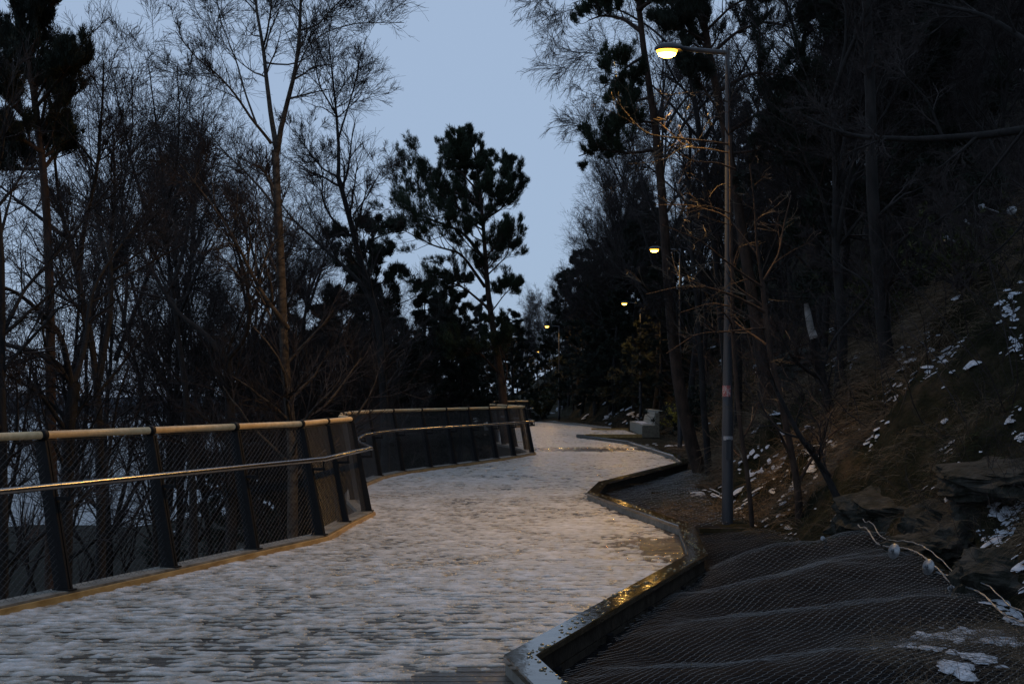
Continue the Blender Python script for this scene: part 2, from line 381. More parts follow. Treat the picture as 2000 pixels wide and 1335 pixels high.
def kerb(name, poly, label):
    t = thing(name, (*poly[0], 0), label, 'kerb')
    inv = Matrix.Translation((-poly[0][0], -poly[0][1], 0))
    def part(o): o.parent = t; o.matrix_parent_inverse = inv; return o
    for i in range(len(poly) - 1):
        A, B = offset(poly, .0), offset(poly, .185)
        g = .003
        n_ = poly[i + 1] - poly[i]; ln = np.linalg.norm(n_); n_ = n_ / ln
        b = MB(); m = max(1, int(round(ln / 4.0)))
        for j in range(m):
            f0, f1 = j / m, (j + 1) / m
            a0, a1 = A[i] + (A[i + 1] - A[i]) * f0 + n_ * g, A[i] + (A[i + 1] - A[i]) * f1 - n_ * g
            b0, b1 = B[i] + (B[i + 1] - B[i]) * f0 + n_ * g, B[i] + (B[i + 1] - B[i]) * f1 - n_ * g
            z0, z1 = .075, .115 + (j % 2) * .001
            bv = .008
            def lerp(p, q, s): return p + (q - p) * s
            b.hexa([(*a0, z0), (*b0, z0), (*b1, z0), (*a1, z0), (*a0, z1 - bv), (*b0, z1 - bv), (*b1, z1 - bv), (*a1, z1 - bv)])
            w_ = .04
            b.hexa([(*a0, z1 - bv), (*b0, z1 - bv), (*b1, z1 - bv), (*a1, z1 - bv), (*lerp(a0, b0, w_), z1), (*lerp(b0, a0, w_), z1), (*lerp(b1, a1, w_), z1), (*lerp(a1, b1, w_), z1)])
        part(b.build('cap_board', M['kerb']))
        b = MB(); ribbon(b, poly[i:i + 2], .012, .060, -.046, .074); part(b.build('inner_board', M['edgetop']))
        b = MB()
        for (z0, z1) in ((-.05, .072), (-.19, -.058), (-.34, -.2)): ribbon(b, poly[i:i + 2], .115, .150, z0, z1)
        part(b.build('fascia', M['kerbside']))
        if poly[i][1] < 13:
            for s in np.arange(.5, ln, 1.15):
                p = poly[i] + n_ * s + np.array([n_[1], -n_[0]]) * .15
                bb = MB(); bb.lathe([(0, .028), (.018, .026), (.018, .006), (.035, .006), (.035, 0), (0, 0)], (p[0], p[1], -.13), 12, (n_[1], -n_[0], 0))
                part(bb.build('bolt', M['rust']))
                bb = MB(); bb.box((p[0] - n_[1] * .0 + .012 * n_[1], p[1] - .012 * n_[0], -.33), (.09, .03, .55), math.atan2(-n_[0], n_[1]) + R_(90)); part(bb.build('bracket', M['post']))
    rk_g = np.random.default_rng(9); b = MB()
    for i in range(len(poly) - 1):
        n_ = poly[i + 1] - poly[i]; ln = np.linalg.norm(n_); n_ = n_ / ln; nr = np.array([n_[1], -n_[0]])
        for s in rk_g.uniform(.05, ln - .05, int(ln * (26 if poly[i][1] < 16 else 5))):
            d = np.clip(rk_g.normal(.10 + .05 * math.sin(s * 1.7 + i), .03), .02, .17); p = poly[i] + n_ * s + nr * d; rr = rk_g.gamma(2, .0035) + .003
            b.lathe([(rr, -.001), (rr * .8, rr * .35), (0, rr * .5)], (p[0], p[1], .116), 6)
    o = part(b.build('moss_specks', M['speck'])); tag(o, kind='stuff')
    return t
kerb('timber_kerb', KERB, 'long zigzag timber kerb with wet top board along the boardwalk beside the black net')
kerb('timber_kerb', KERB2, 'thin distant timber kerb edging the path beyond the bench')

# ------------------------------------------------------------ fence
def fence(poly, label, mesh_pitch=.062, first=0, detail=True):
    t = thing('mesh_fence', (*poly[0], 0), label, 'fence')
    inv = Matrix.Translation((-poly[0][0], -poly[0][1], 0))
    def part(o, p=None):
        if p is None: o.parent = t; o.matrix_parent_inverse = inv
        else: o.parent = p
        return o
    LEAN, HT = .22, 1.30
    outv = np.array([(offset(poly, -1.)[i] - poly[i]) for i in range(len(poly))]); outv /= np.linalg.norm(outv, axis=1, keepdims=True)
    top = offset(poly, -LEAN)
    for i, p in enumerate(poly):
        o2 = outv[i]; s2 = np.array([-o2[1], o2[0]])
        b = MB(); wb, wt, th = .070, .052, .011
        for sgn in (-1, 1):
            ring = []
            for (c, wv, z) in ((p, wb, .03), (top[i], wt, HT - .045)):
                for (a, e) in ((-1, -1), (1, -1), (1, 1), (-1, 1)):
                    q = c + o2 * a * wv + s2 * (sgn * .017 + e * th); ring.append((q[0], q[1], z))
            b.hexa(ring)
        post = part(b.build('post', M['post']))
        b = MB(); b.lathe([(.034, -.03), (.046, -.03), (.046, .03), (.034, .03)], (top[i][0], top[i][1], HT), 16, (s2[0], s2[1], 0))
        c = b.build('clamp', M['post'], post, True)
        # bracket of the hand rail
        hp = p - o2 * (.14 - LEAN * .62)
        b = MB(); z = .80
        q0 = p + o2 * LEAN * .60 - o2 * .05; q1 = p - o2 * .05 + o2*0
        b.tube([(*q0, z), (*q1, z - .0)], .010, 6); b.tube([(*q1, z - .006), (*q1, .91 - .02)], .010, 6)
        b.box((*((q0 + q1) / 2), z), (.17, .02, .03), math.atan2(o2[1], o2[0]))
        b.build('rail_bracket', M['post'], post)
        b = MB(); b.box((p[0], p[1], .081), (.17, .09, .012), math.atan2(o2[1], o2[0])); b.build('base_plate', M['post'], post)
    for i in range(len(poly) - 1):
        b = MB(); a, c = top[i], top[i + 1]; d = (c - a) / np.linalg.norm(c - a)
        a = a + d * .005; c = c - d * .005
        b.tube([(*a, HT), (*c, HT)], .032, 14); part(b.build('top_rail', M['rail'], None, True))
    hr = offset(poly, .05)
    b = MB(); b.tube([(*q, .91) for q in hr], .027, 12); part(b.build('handrail', M['steel'], None, True))
    b = MB()
    for q in hr[::3]:
        pass
    # timber edge under the fence
    b = MB(); ribbon(b, poly, -.13, .075, -.04, .075, .001); part(b.build('edge_board', M['edgetop']))
    b = MB(); ribbon(b, poly, .077, .110, -.03, .055, .001); part(b.build('edge_strip', M['edge']))
    b = MB(); ribbon(b, poly, -.17, -.132, -.34, .02, .001); part(b.build('fascia', M['kerbside']))
    # wire mesh: one panel per bay
    for i in range(len(poly) - 1):
        a, c = poly[i], poly[i + 1]; ta, tc_ = top[i], top[i + 1]
        ln = np.linalg.norm(c - a)
        if poly[i][1] < 17: pit, ph_, wr = .078, .050, .0015
        else: pit, ph_, wr = .075, .055, (.0020 if poly[i][1] < 31 else .0012)
        hh = 1.22; slope = ph_ / pit
        segs = []
        def lp(s, z):          # s along 0..ln, z 0..hh
            f = s / ln; g = (z + .035) / HT; base = a + (c - a) * f; tp = ta + (tc_ - ta) * f; q = base + (tp - base) * g
            q = q + np.array([0, 0]); return (q[0], q[1], z + .035)
        for sg in (1, -1):
            s0 = -hh / slope if sg == 1 else 0
            s1 = ln if sg == 1 else ln + hh / slope
            for s in np.arange(s0, s1, pit):
                # wire runs s + sg*z/slope
                z_lo = 0; z_hi = hh
                if sg == 1:
                    z_lo = max(0, -s * slope); z_hi = min(hh, (ln - s) * slope)
                else:
                    z_lo = max(0, (s - ln) * slope); z_hi = min(hh, s * slope)
                if z_hi - z_lo < .01: continue
                p0 = lp(s + sg * z_lo / slope, z_lo); p1 = lp(s + sg * z_hi / slope, z_hi); segs.append((p0, p1))
        segs = np.array(segs)
        V, Q = tubes(segs, np.full(segs.shape[:2], wr), 3)
        part(mesh_np('mesh_panel', V, [Q], M['wire']))
    b = MB()
    bot = poly
    b.tube([(*q, .05) for q in offset(poly, -.005)], .004, 5); part(b.build('edge_cable', M['steel']))
    b = MB(); b.tube([(*q, HT - .045) for q in offset(poly, -LEAN - .0)], .004, 5); part(b.build('edge_cable', M['steel']))
fence(FENCE, 'long black posted mesh fence with pale wooden top rail and steel handrail beside the boardwalk')
fence(FENCE2, 'short distant stretch of mesh fence with wooden rail beyond the tall pine')

# ------------------------------------------------------------ lamps
LAMPCOL = (1.0, .54, .13)
def lamp(pxx, Y, zb, label, power, glow, arm=.80, rad=.072, stickers=False):
    X = (pxx - 1000) / F * Y; Hh = 5.98 - zb
    t = thing('street_lamp', (X, Y, zb), label, 'street lamp', 'street lamps along the boardwalk')
    b = MB(); b.lathe([(0, -.3), (rad, -.3), (rad, 0), (rad, 1.3), (rad * .97, 1.32), (rad * .70, 2.3), (rad * .50, 3.3), (rad * .42, Hh - .35), (rad * .40, Hh + .03), (0, Hh + .04)], (0, 0, 0), 20)
    pl = b.build('pole', M['pole'], t, True)
    b = MB(); b.box((.0, -rad - .001, .95), (.06, .006, .26)); b.build('service_door', M['pole'], pl)
    b = MB(); b.tube([(0, 0, Hh - .02), (-arm * .55, 0, Hh + .02), (-arm + .22, 0, Hh + .04)], [.032, .03, .028], 10); b.build('arm', M['pole'], t, True)
    # flat oval luminaire
    b = MB(); n = 20
    a = np.linspace(0, 2 * np.pi, n, endpoint=False)
    rings = []
    for (f, z) in ((.0, .075), (.45, .07), (.8, .05), (1, .015), (1.0, -.008), (.93, -.02)):
        rings.append(np.stack([-arm + .06 + .19 * f * np.cos(a), .11 * f * np.sin(a), np.full(n, Hh + .03 + z)], -1))
    Vh = np.vstack(rings); i = np.arange(5)[:, None] * n; k = np.arange(n)[None]
    b.add(Vh, np.stack([i + k, i + n + k, i + n + (k + 1) % n, i + (k + 1) % n], -1).reshape(-1, 4))
    b.build('lamp_head', M['pole'], t, True)
    rings = []
    for (f, z) in ((.93, -.02), (.88, -.045), (.6, -.075), (.0, -.085)):
        rings.append(np.stack([-arm + .03 + .145 * f * np.cos(a), .10 * f * np.sin(a), np.full(n, Hh + .03 + z)], -1))
    Vh = np.vstack(rings); i = np.arange(3)[:, None] * n
    b = MB(); b.add(Vh, np.stack([i + k, i + n + k, i + n + (k + 1) % n, i + (k + 1) % n], -1).reshape(-1, 4))
    ln_ = b.build('lens', emis('lamp_glow', (1.0, .42, .035), glow * .7), t, True)
    b = MB(); b.lathe([(.0, -.055), (.06, -.05), (.105, -.03), (.12, .0), (.0, .01)], (0, 0, 0), 20)
    bu = b.build('bulb', emis('bulb_glow', (1.0, .56, .10), glow * 3), ln_, True); bu.location = (-arm + .03, 0, Hh - .028); bu.scale = (.98, .65, 1)
    if power:
        l = bpy.data.lights.new('lamp_light', 'SPOT'); l.energy = power; l.color = LAMPCOL; l.shadow_soft_size = .12
        l.spot_size = R_(150 if stickers else 172); l.spot_blend = .55 if stickers else .25
        lo = bpy.data.objects.new('lamp_light', l); col.objects.link(lo); lo.parent = t; lo.location = (-arm - .05, 0, Hh - .12); lo.rotation_euler = (R_(-8 if stickers else -30), R_(32 if stickers else 12), 0)
    if stickers:
        for (z, h, c1, c2, a0, a1, nm) in ((1.62, .14, (.22, .05, .05), (.3, .25, .25), 200, 290, 'sticker'), (1.07, .05, (.2, .21, .22), (.27, .28, .3), 215, 325, 'sticker')):
            a = np.radians(np.linspace(a0, a1, 9)); rr = rad + .002
            Vh = np.vstack([np.stack([rr * np.cos(a), rr * np.sin(a), np.full(9, z + s)], -1) for s in (0, h)])
            k = np.arange(8); b = MB(); b.add(Vh, np.stack([k, k + 1, k + 10, k + 9], -1))
            b.build(nm, mat(nm, c1, c2, 45, .5, lo=.46, hi=.54, stretch=(1, 1, 1)), pl, True)
    return t
lamp(1421, 15.6, -.02, 'tall grey lamp post with stickers and the brightest lit head', 850, 8, stickers=True)
lamp(1328, 36.9, .05, 'second nearest lit lamp post, rising behind the leaning dark trunks', 380, 6)
lamp(1251, 58.5, .85, 'slim lit lamp post standing just behind the wooden bench', 400, 4.5)
lamp(1092, 78, .35, 'far lit lamp post beside the snowy bank at the bend of the path', 400, 4)
lamp(1066, 123, .3, 'tiny lit lamp post far off in the gap beyond the bend', 0, 3)
lamp(1077, 180, .3, 'farthest tiny lamp post, lowest light in the gap between the woods', 0, 3)
lamp(935, 86, -.3, 'small lit lamp post seen through the branches of the tall pine', 120, 3)

# timber sill in front of the first lamp
t = thing('timber_sill', px(1420, 1035, 14.9), 'wet timber beam on the ground at the foot of the stickered lamp post', 'beam')
b = MB(); b.box((0, 0, 0), (.68, .10, .055)); b.build('top_beam', M['kerb'], t)
b = MB(); b.box((-.24, .0, -.17), (.09, .09, .28)); b.build('stake', M['kerbside'], t)
for (xa, xb, yy) in ((1215, 1322, 970), (1268, 1322, 950), (1272, 1305, 997)):
    Y = 2400 * 1.9 / (yy - 771)
    p = px((xa + xb) / 2, yy, Y); p[2] = max(p[2], float(terr(p[0], p[1])) + .03)
    b = MB(); b.box((0, 0, 0), ((xb - xa) / F * Y, .05, .03), rz=.02)
    o = b.build('ground_batten', M['kerb']); o.location = p
    tag(o, {970: 'longest wet batten lying on the dark ground in the kerb bend', 950: 'short wet batten lying nearer the leaning trunk', 997: 'tiny wet batten lying by the brown grass tuft'}[yy], 'batten', 'battens pinned on the ground in the kerb bend')

# ------------------------------------------------------------ bench
t = thing('wooden_bench', (5.2, 49.1, 0), 'solid grey timber bench with slanted backrest and boxed end by the path', 'bench', rz=R_(-1.5))
Lb = 7.2
b = MB()
for k in range(int(Lb / .145)): b.box((.02, .0725 + k * .145, .19), (.03, .138, .38))
b.build('front_boards', M['bench'], t)
b = MB()
for k in range(4): b.box((.075 + k * .135, Lb / 2, .405), (.128, Lb, .035))
b.build('seat', M['bench'], t)
b = MB()
for k in range(5): b.box((.345, -.02, -.03 + k * .09), (.69, .03, .086))
for k in range(5): b.box((.605, -.02, .43 + k * .106), (.16, .03, .10))
b.build('end_panel', M['bside'], t)
til = Matrix.Rotation(R_(14), 3, 'Y')
for (y0, y1) in ((-.01, .62), (.95, 5.6)):
    b = MB()
    for k in range(4):
        z = .50 + k * .135; b.box((.505 + (z - .42) * .24, (y0 + y1) / 2, z), (.035, y1 - y0, .128), 0, til)
    b.box((.70, (y0 + y1) / 2, .985), (.22, y1 - y0, .03))
    b.build('backrest', M['bench'], t)
V, Q = grid(np.linspace(.05, .5, 12), np.linspace(1.2, 6.9, 60), lambda x, y: .423 + .03 * np.clip(fbm(x * 3, y * 1.5, 3) * 3 + .4, -.3, 1))
mesh_np('snow_cover', V, [Q], M['banksnow'], t, True)

# ------------------------------------------------------------ black net over the ground, cable and plates
def net(name, x0f, x1f, y0, y1, label, cp=.070, rp=.033, r=.00072, lift=.035):
    ny = int((y1 - y0) / rp); segs = []; kn = []
    for j in range(ny):
        y = y0 + j * rp
        xa, xb = x0f(y), x1f(y)
        i0, i1 = int(math.ceil(xa / cp)), int(xb / cp)
        i = np.arange(i0, i1 + 1)
        offx = (j % 2) * cp / 2
        x = i * cp + offx
        # each knot links to the two knots of the next row; drawn as a short twist then two diagonals
        tw = rp * .35
        A = np.stack([x, np.full(len(x), y)], -1); B = np.stack([x, np.full(len(x), y + tw)], -1)
        C1 = np.stack([x - cp / 2, np.full(len(x), y + rp)], -1); C2 = np.stack([x + cp / 2, np.full(len(x), y + rp)], -1)
        kn.append(np.stack([A, B], 1)); segs += [np.stack([B, C1], 1), np.stack([B, C2], 1)]
    def lift_(S):
        S = S.copy(); sag = .03 * fbm(S[..., 0] / .5, S[..., 1] / .5, 71)
        drift = .05 * np.sin(S[..., 1] * 1.7) + .12 * fbm(S[..., 0] / 1.5, S[..., 1] / 1.5, 77)
        X = S[..., 0] + drift
        return np.stack([X, S[..., 1], terr(X, S[..., 1]) + lift + sag * .5], -1)
    S = lift_(np.concatenate(segs)); K = lift_(np.concatenate(kn))
    V1, Q1 = tubes(S, np.full(S.shape[:2], r), 3); V2, Q2 = tubes(K, np.full(K.shape[:2], r * 2.6), 4)
    o = mesh_np(name, np.vstack([V1, V2]), [np.vstack([Q1, Q2 + len(V1)])], M['netwire'])
    return tag(o, label, 'net')
net('wire_netting', lambda y: Rx(y) + .16, lambda y: Ex(y) - .12, 5.6, 12.35, 'large dark wire net draped over folds of ground beside the near kerb')
net('wire_netting', lambda y: Rx(y) + .2, lambda y: Ex(y) + .1, 12.6, 14.6, 'strip of dark netting hanging in the dip below the timber beam', .09, .05)
net('wire_netting', lambda y: Rx(y) + .2, lambda y: min(Ex(y) - .3, Rx(y) + 2.2), 15.4, 26.5, 'dark netting laid over the hollow in the far kerb bend', .13, .09, .0026)
net('wire_netting', lambda y: 3.35, lambda y: 5.2, 5.4, 7.0, 'corner of dark netting below the brown grass and snow at the bottom edge', .09, .06)

CB = [(1676, 1030, 12.0), (1690, 1055, 11.7), (1715, 1080, 11.2), (1745, 1100, 10.8), (1775, 1116, 10.5), (1805, 1120, 10.2), (1838, 1142, 9.8), (1862, 1165, 9.4), (1885, 1192, 9.0), (1925, 1212, 8.6), (1965, 1222, 8.2), (2030, 1232, 7.7)]
t = thing('anchor_cable', px(*CB[0]), 'twisted galvanised cable holding the edge of the net against the rock', 'cable')
inv = Matrix.Translation(-Vector(px(*CB[0])))
pts = np.array([px(*c) for c in CB]); pts[:, 2] += .03
ss = np.linspace(0, len(pts) - 1, 160); P = np.stack([np.interp(ss, np.arange(len(pts)), pts[:, k]) for k in range(3)], -1)
P[:, 2] = np.maximum(P[:, 2], terr(P[:, 0], P[:, 1]) + .08)
for _ in range(12): P[1:-1, 2] = (P[:-2, 2] + P[2:, 2]) / 2
for k in range(1, 159): P[k] = (P[k - 1] + P[k] * 2 + P[k + 1]) / 4
for ph, dz in ((0, 0), (math.pi, 0), (0, .055)):
    a = ss * 10 + ph
    q = P + np.stack([.003 * np.cos(a) + (.045 if dz else 0), 0 * a, .003 * np.sin(a) + dz], -1)
    b = MB(); b.tube(q, .005, 6); o = b.build('strand', M['galv'], None, True); o.parent = t; o.matrix_parent_inverse = inv
def plate(x, y, Y, r, label, yaw=60):
    p = px(x, y, Y); p[2] = max(p[2], float(terr(p[0], p[1])) + .06)
    t = thing('anchor_plate', p, label, 'anchor plate', 'round anchor plates pinned to the rock')
    ax = Vector((math.cos(R_(yaw + 180)), -abs(math.sin(R_(yaw))) * .8, .25)).normalized()
    b = MB(); b.lathe([(0, .02), (r * .3, .02), (r * .45, .008), (r * .97, .004), (r, 0), (r * .97, -.004), (0, -.004)], (0, 0, 0), 20, ax); b.build('disc', M['galv'], t, True)
    b = MB(); b.lathe([(.012, -.25), (.012, .05), (0, .05)], (0, 0, 0), 10, ax); b.build('rod', M['galv'], t)
    b = MB(); b.lathe([(0, .036), (.022, .036), (.022, .02)], (0, 0, 0), 6, ax); b.build('nut', M['galv'], t)
plate(1746, 1100, 10.6, .068, 'shiny round anchor plate at the left end of the twisted cable', 35)
plate(1813, 1112, 10.0, .068, 'shiny anchor plate in the middle of the twisted cable beside a metal rod', 30)
plate(1863, 1150, 9.2, .055, 'narrow anchor plate lowest along the twisted cable', 18)
plate(1608, 1085, 11.6, .02, 'tiny bright pin in the middle of the black net', 70)
for (x, y, l) in ((1976, 411, 'largest pale anchor plate high on the dark rock at the edge'), (1848, 466, 'lowest of the pale anchor plates on the upper dark rock'),
                  (1884, 434, 'small pale anchor plate between two others on the upper rock'), (1918, 404, 'tilted pale anchor plate highest on the upper dark rock')):
    plate(x, y, 15.5, .062 if x == 1976 else .045, l, 60 if x == 1976 else 20)
b = MB(); p0, p1 = px(1828, 1117, 10.0), px(1860, 1126, 9.9); b.tube([p0, p1], .009, 8); b.tube([p0 + [0, 0, -.06], p1 + [0, 0, -.06]], .009, 8); b.tube([p1, p1 + [0, 0, -.06]], .009, 8)
o = b.build('metal_shackle', M['galv'], None, True); tag(o, 'bent metal rod shackle sticking out right of the middle anchor plate', 'shackle')

# ------------------------------------------------------------ rocks
def rock(x, y, z, sx, sy, sz, seed, label, rz=0, tiltx=0):
    import bmesh
    bm = bmesh.new(); bmesh.ops.create_icosphere(bm, subdivisions=5, radius=1)
    for v in bm.verts:
        c = v.co.copy(); c = Vector([math.copysign(abs(k) ** .6, k) for k in c])
        n_ = mnoise.fractal(c * 1.3 + Vector((seed * 7.1, 0, seed)), 1, 2, 5) * .22 + abs(mnoise.noise(c * 2.2 + Vector((seed, 3, 1)))) * -.25
        c = c * (1 + n_); v.co = Vector((c.x * sx, c.y * sy, c.z * sz))
    for f in bm.faces: f.smooth = False
    me = bpy.data.meshes.new('boulder'); bm.to_mesh(me); bm.free(); me.materials.append(M['moss'])
    o = bpy.data.objects.new('boulder', me); col.objects.link(o); o.location = (x, y, z); o.rotation_euler = (R_(tiltx), R_(-12), rz)
    return tag(o, label, 'boulder', 'boulders on the right bank')
def rk(xx, yy, Y, sx, sy, sz, seed, label, **k): p = px(xx, yy, Y); rock(p[0], p[1], p[2], sx, sy, sz, seed, label, **k)
rk(1985, 935, 10.6, .42, .8, .16, 1, 'flat topped grey slab jutting out at the edge with moss on top', rz=.3)
rk(1800, 1010, 12.6, .60, .9, .28, 2, 'sloping mossy boulder above the left end of the twisted cable', rz=.7)
rk(1900, 1060, 11.2, .50, .7, .40, 3, 'dark upright mossy rock behind the middle anchor plate', rz=.1)
rk(1985, 1150, 8.9, .28, .5, .26, 4, 'dark boulder at the edge just above the snow patch', rz=.5)
rk(1610, 720, 24, .9, .9, .45, 5, 'mossy block beneath the pale broken snag', rz=.2)
rk(1960, 720, 16, .6, .9, .4, 6, 'mossy boulder high on the bank at the right edge', rz=.4)
rk(1800, 1080, 10.9, .22, .4, .16, 7, 'small mossy rock between the first two anchor plates', rz=.4)

# ------------------------------------------------------------ strokes: grass, brush, vines
def strokes(P0, D, L, n, droop, wander, r0, r1, sides=3, rg=rng):
    B = len(P0); P = np.empty((B, n, 3)); P[:, 0] = P0; d = D / np.linalg.norm(D, axis=1, keepdims=True)
    st = (L / (n - 1))[:, None]
    for k in range(1, n):
        d = d + rg.normal(0, wander, (B, 3)) + np.array([0, 0, droop]); d /= np.linalg.norm(d, axis=1, keepdims=True)
        P[:, k] = P[:, k - 1] + d * st
    Rr = np.linspace(1, 0, n)[None] * (r0 - r1) + r1 if np.isscalar(r0) else (r0[:, None] * np.linspace(1, .25, n)[None])
    return P, np.broadcast_to(Rr, (B, n)).copy()

def ribbons(P, Wd):        # flat blades
    B, n, _ = P.shape
    side = np.cross(P[:, -1] - P[:, 0], rng.normal(size=(B, 3))); side /= np.linalg.norm(side, axis=1, keepdims=True) + 1e-9
    wv = Wd * np.linspace(1, .12, n)[None, :, None] * side[:, None, :]
    V = np.stack([P - wv, P + wv], 2).reshape(-1, 3)
    b = np.arange(B)[:, None] * n * 2; i = np.arange(n - 1)[None] * 2
    return V, np.stack([b + i, b + i + 1, b + i + 3, b + i + 2], -1).reshape(-1, 4)

def grass(name, N, xr, yr, maskf, L, width, material, label, hang=-.35, lift=.7):
    x = rng.uniform(*xr, N * 3); y = rng.uniform(*yr, N * 3) if yr[1] < 16 else yr[0] + (yr[1] - yr[0]) * rng.random(N * 3) ** 1.6
    k = maskf(x, y); x, y = x[k][:N], y[k][:N]; n = len(x)
    P0 = np.stack([x, y, terr(x, y) - .02], -1)
    tuft = 6.28 * vnoise(x * 1.6, y * 1.6, 33)
    D = np.stack([-.45 + .6 * np.cos(tuft) + rng.normal(0, .5, n), -.25 + .5 * np.sin(tuft) + rng.normal(0, .5, n), np.full(n, lift)], -1)
    P, _ = strokes(P0, D, L * rng.uniform(.5, 1.3, n) , 5, hang, .08, .002, .001)
    V, Q = ribbons(P, width)
    tag(mesh_np(name, V, [Q], material), label, 'grass', kind='stuff')
gm = lambda x, y: (fbm(x / 1.1, y / 1.4, 90) + .12 * rng.random(len(x)) > -.02) & (x > Ex(y) - .35)
grass('dry_grass', 50000, (2.9, 9.5), (14.6, 34), gm, .42, .0036, M['grass'], 'dry brown grass hanging in tufts on the bank behind the lamp post')
gm2 = lambda x, y: ((x - 2.95) / .75) ** 2 + ((y - 7.2) / 1.1) ** 2 < .7 + .6 * rng.random(len(x))
grass('dry_grass', 9000, (2.0, 4.3), (5.5, 9), gm2, .30, .0016, M['grass'], 'flattened dry grass over the corner of the net')
gm3 = lambda x, y: (fbm(x / .8, y / .8, 91) > .0) & (x > Ex(y) + .1)
grass('dry_grass', 16000, (3.4, 8), (7.5, 16), gm3, .26, .0022, M['grass'], 'short dark dry grass between the rocks of the near bank')
grass('moss_grass', 26000, (3.3, 10), (7.5, 30), lambda x, y: (x > Ex(y) + .2) & (fbm(x / 1.1, y / 1.4, 90) < .06), .14, .004, M['grass2'], 'low dark green moss and grass on the shaded bank')
gm4 = lambda x, y: ((x - 2.35) / .5) ** 2 + ((y - 16.9) / 1.2) ** 2 < 1
grass('dry_grass', 3500, (1.7, 3.1), (15.4, 18.5), gm4, .32, .003, M['grass'], 'brown grass tuft lying flat left of the first lamp post')
grass('dry_grass', 12000, (4.3, 11), (30, 75), lambda x, y: (x > Ex(y) - .5), .55, .007, M['grass'], 'dry brown grass on the bank around the bench')

# undergrowth twigs on the bank
def brush(N, xr, yr, L, r, label, mask=None, m=M['twig']):
    x = rng.uniform(*xr, N); y = rng.uniform(*yr, N)
    k = (x > Ex(y) + 1.0) if mask is None else mask(x, y); x, y = x[k], y[k]; n = len(x)
    D = np.stack([rng.normal(-.35, .5, n), rng.normal(0, .5, n), np.full(n, 1.)], -1)
    P, Rr = strokes(np.stack([x, y, terr(x, y)], -1), D, L * rng.uniform(.4, 1.3, n), 7, -.04, .16, r, r * .3)
    c0 = P[:, 2:6].reshape(-1, 3); m_ = len(c0) * 2
    c0 = np.repeat(c0, 2, 0)
    P2, R2 = strokes(c0, rng.normal(0, 1, (m_, 3)) + np.array([-.2, 0, .5]), np.full(m_, L * .28) * rng.uniform(.4, 1.3, m_), 4, -.02, .2, r * .5, r * .2)
    V1, Q1 = tubes(P, Rr); V2, Q2 = tubes(P2, R2)
    tag(mesh_np('undergrowth', np.vstack([V1, V2]), [np.vstack([Q1, Q2 + len(V1)])], m), label, 'brush', kind='stuff')
brush(1500, (4.2, 16), (11, 40), 2.2, .007, 'tangled bare brush filling the dark slope under the trees')
brush(1600, (6, 34), (30, 110), 3.2, .018, 'bare brush on the far wooded slope')
brush(220, (-40, -5), (14, 90), 2.4, .010, 'bare brush on the falling slope behind the fence', mask=lambda x, y: (x < Lx(np.minimum(y, 60)) - 1.5) & (x > -2 - y * .25))
brush(500, (3.5, 6.5), (6.5, 12), .7, .003, 'thin weeds between the near rocks', mask=lambda x, y: x > Ex(y) + .1)

# snow lying in patches on the bank
PATCH = [(1480, 905, .9), (1530, 975, .8), (1560, 930, .6), (1465, 990, .4), (1550, 870, .5), (1385, 965, .35), (1770, 690, .5), (1830, 705, .6), (1985, 560, .22), (1970, 600, .15), (1650, 715, .4), (1755, 765, .3), (1700, 870, .35),
         (1830, 890, .4), (1960, 860, .4), (1960, 1100, .3), (1955, 985, .3), (1985, 1000, .2), (1860, 970, .25), (1640, 845, .3), (1600, 680, .35), (1990, 660, .2), (1945, 1040, .35), (1700, 590, .3), (1640, 1010, .18), (1085, 806, .5), (1100, 790, .5), (1112, 775, .4), (1190, 815, .35), (1215, 800, .35), (1240, 815, .4), (1240, 790, .3), (1270, 765, .3), (1150, 805, .2), (1320, 870, .25), (1345, 872, .2), (1270, 868, .2)]
def hit(x, y):                           # where the sight line of a pixel meets the bank
    ys = np.arange(5, 110, .03); z = CZ + (H0 - y) / F * ys; X = (x - 1000) / F * ys
    k = np.nonzero(terr(X, ys) > z)[0]
    return (X[k[0]], ys[k[0]]) if len(k) else None
C = [(hit(x, y), s) for x, y, s in PATCH]; C = [(h, s) for h, s in C if h]
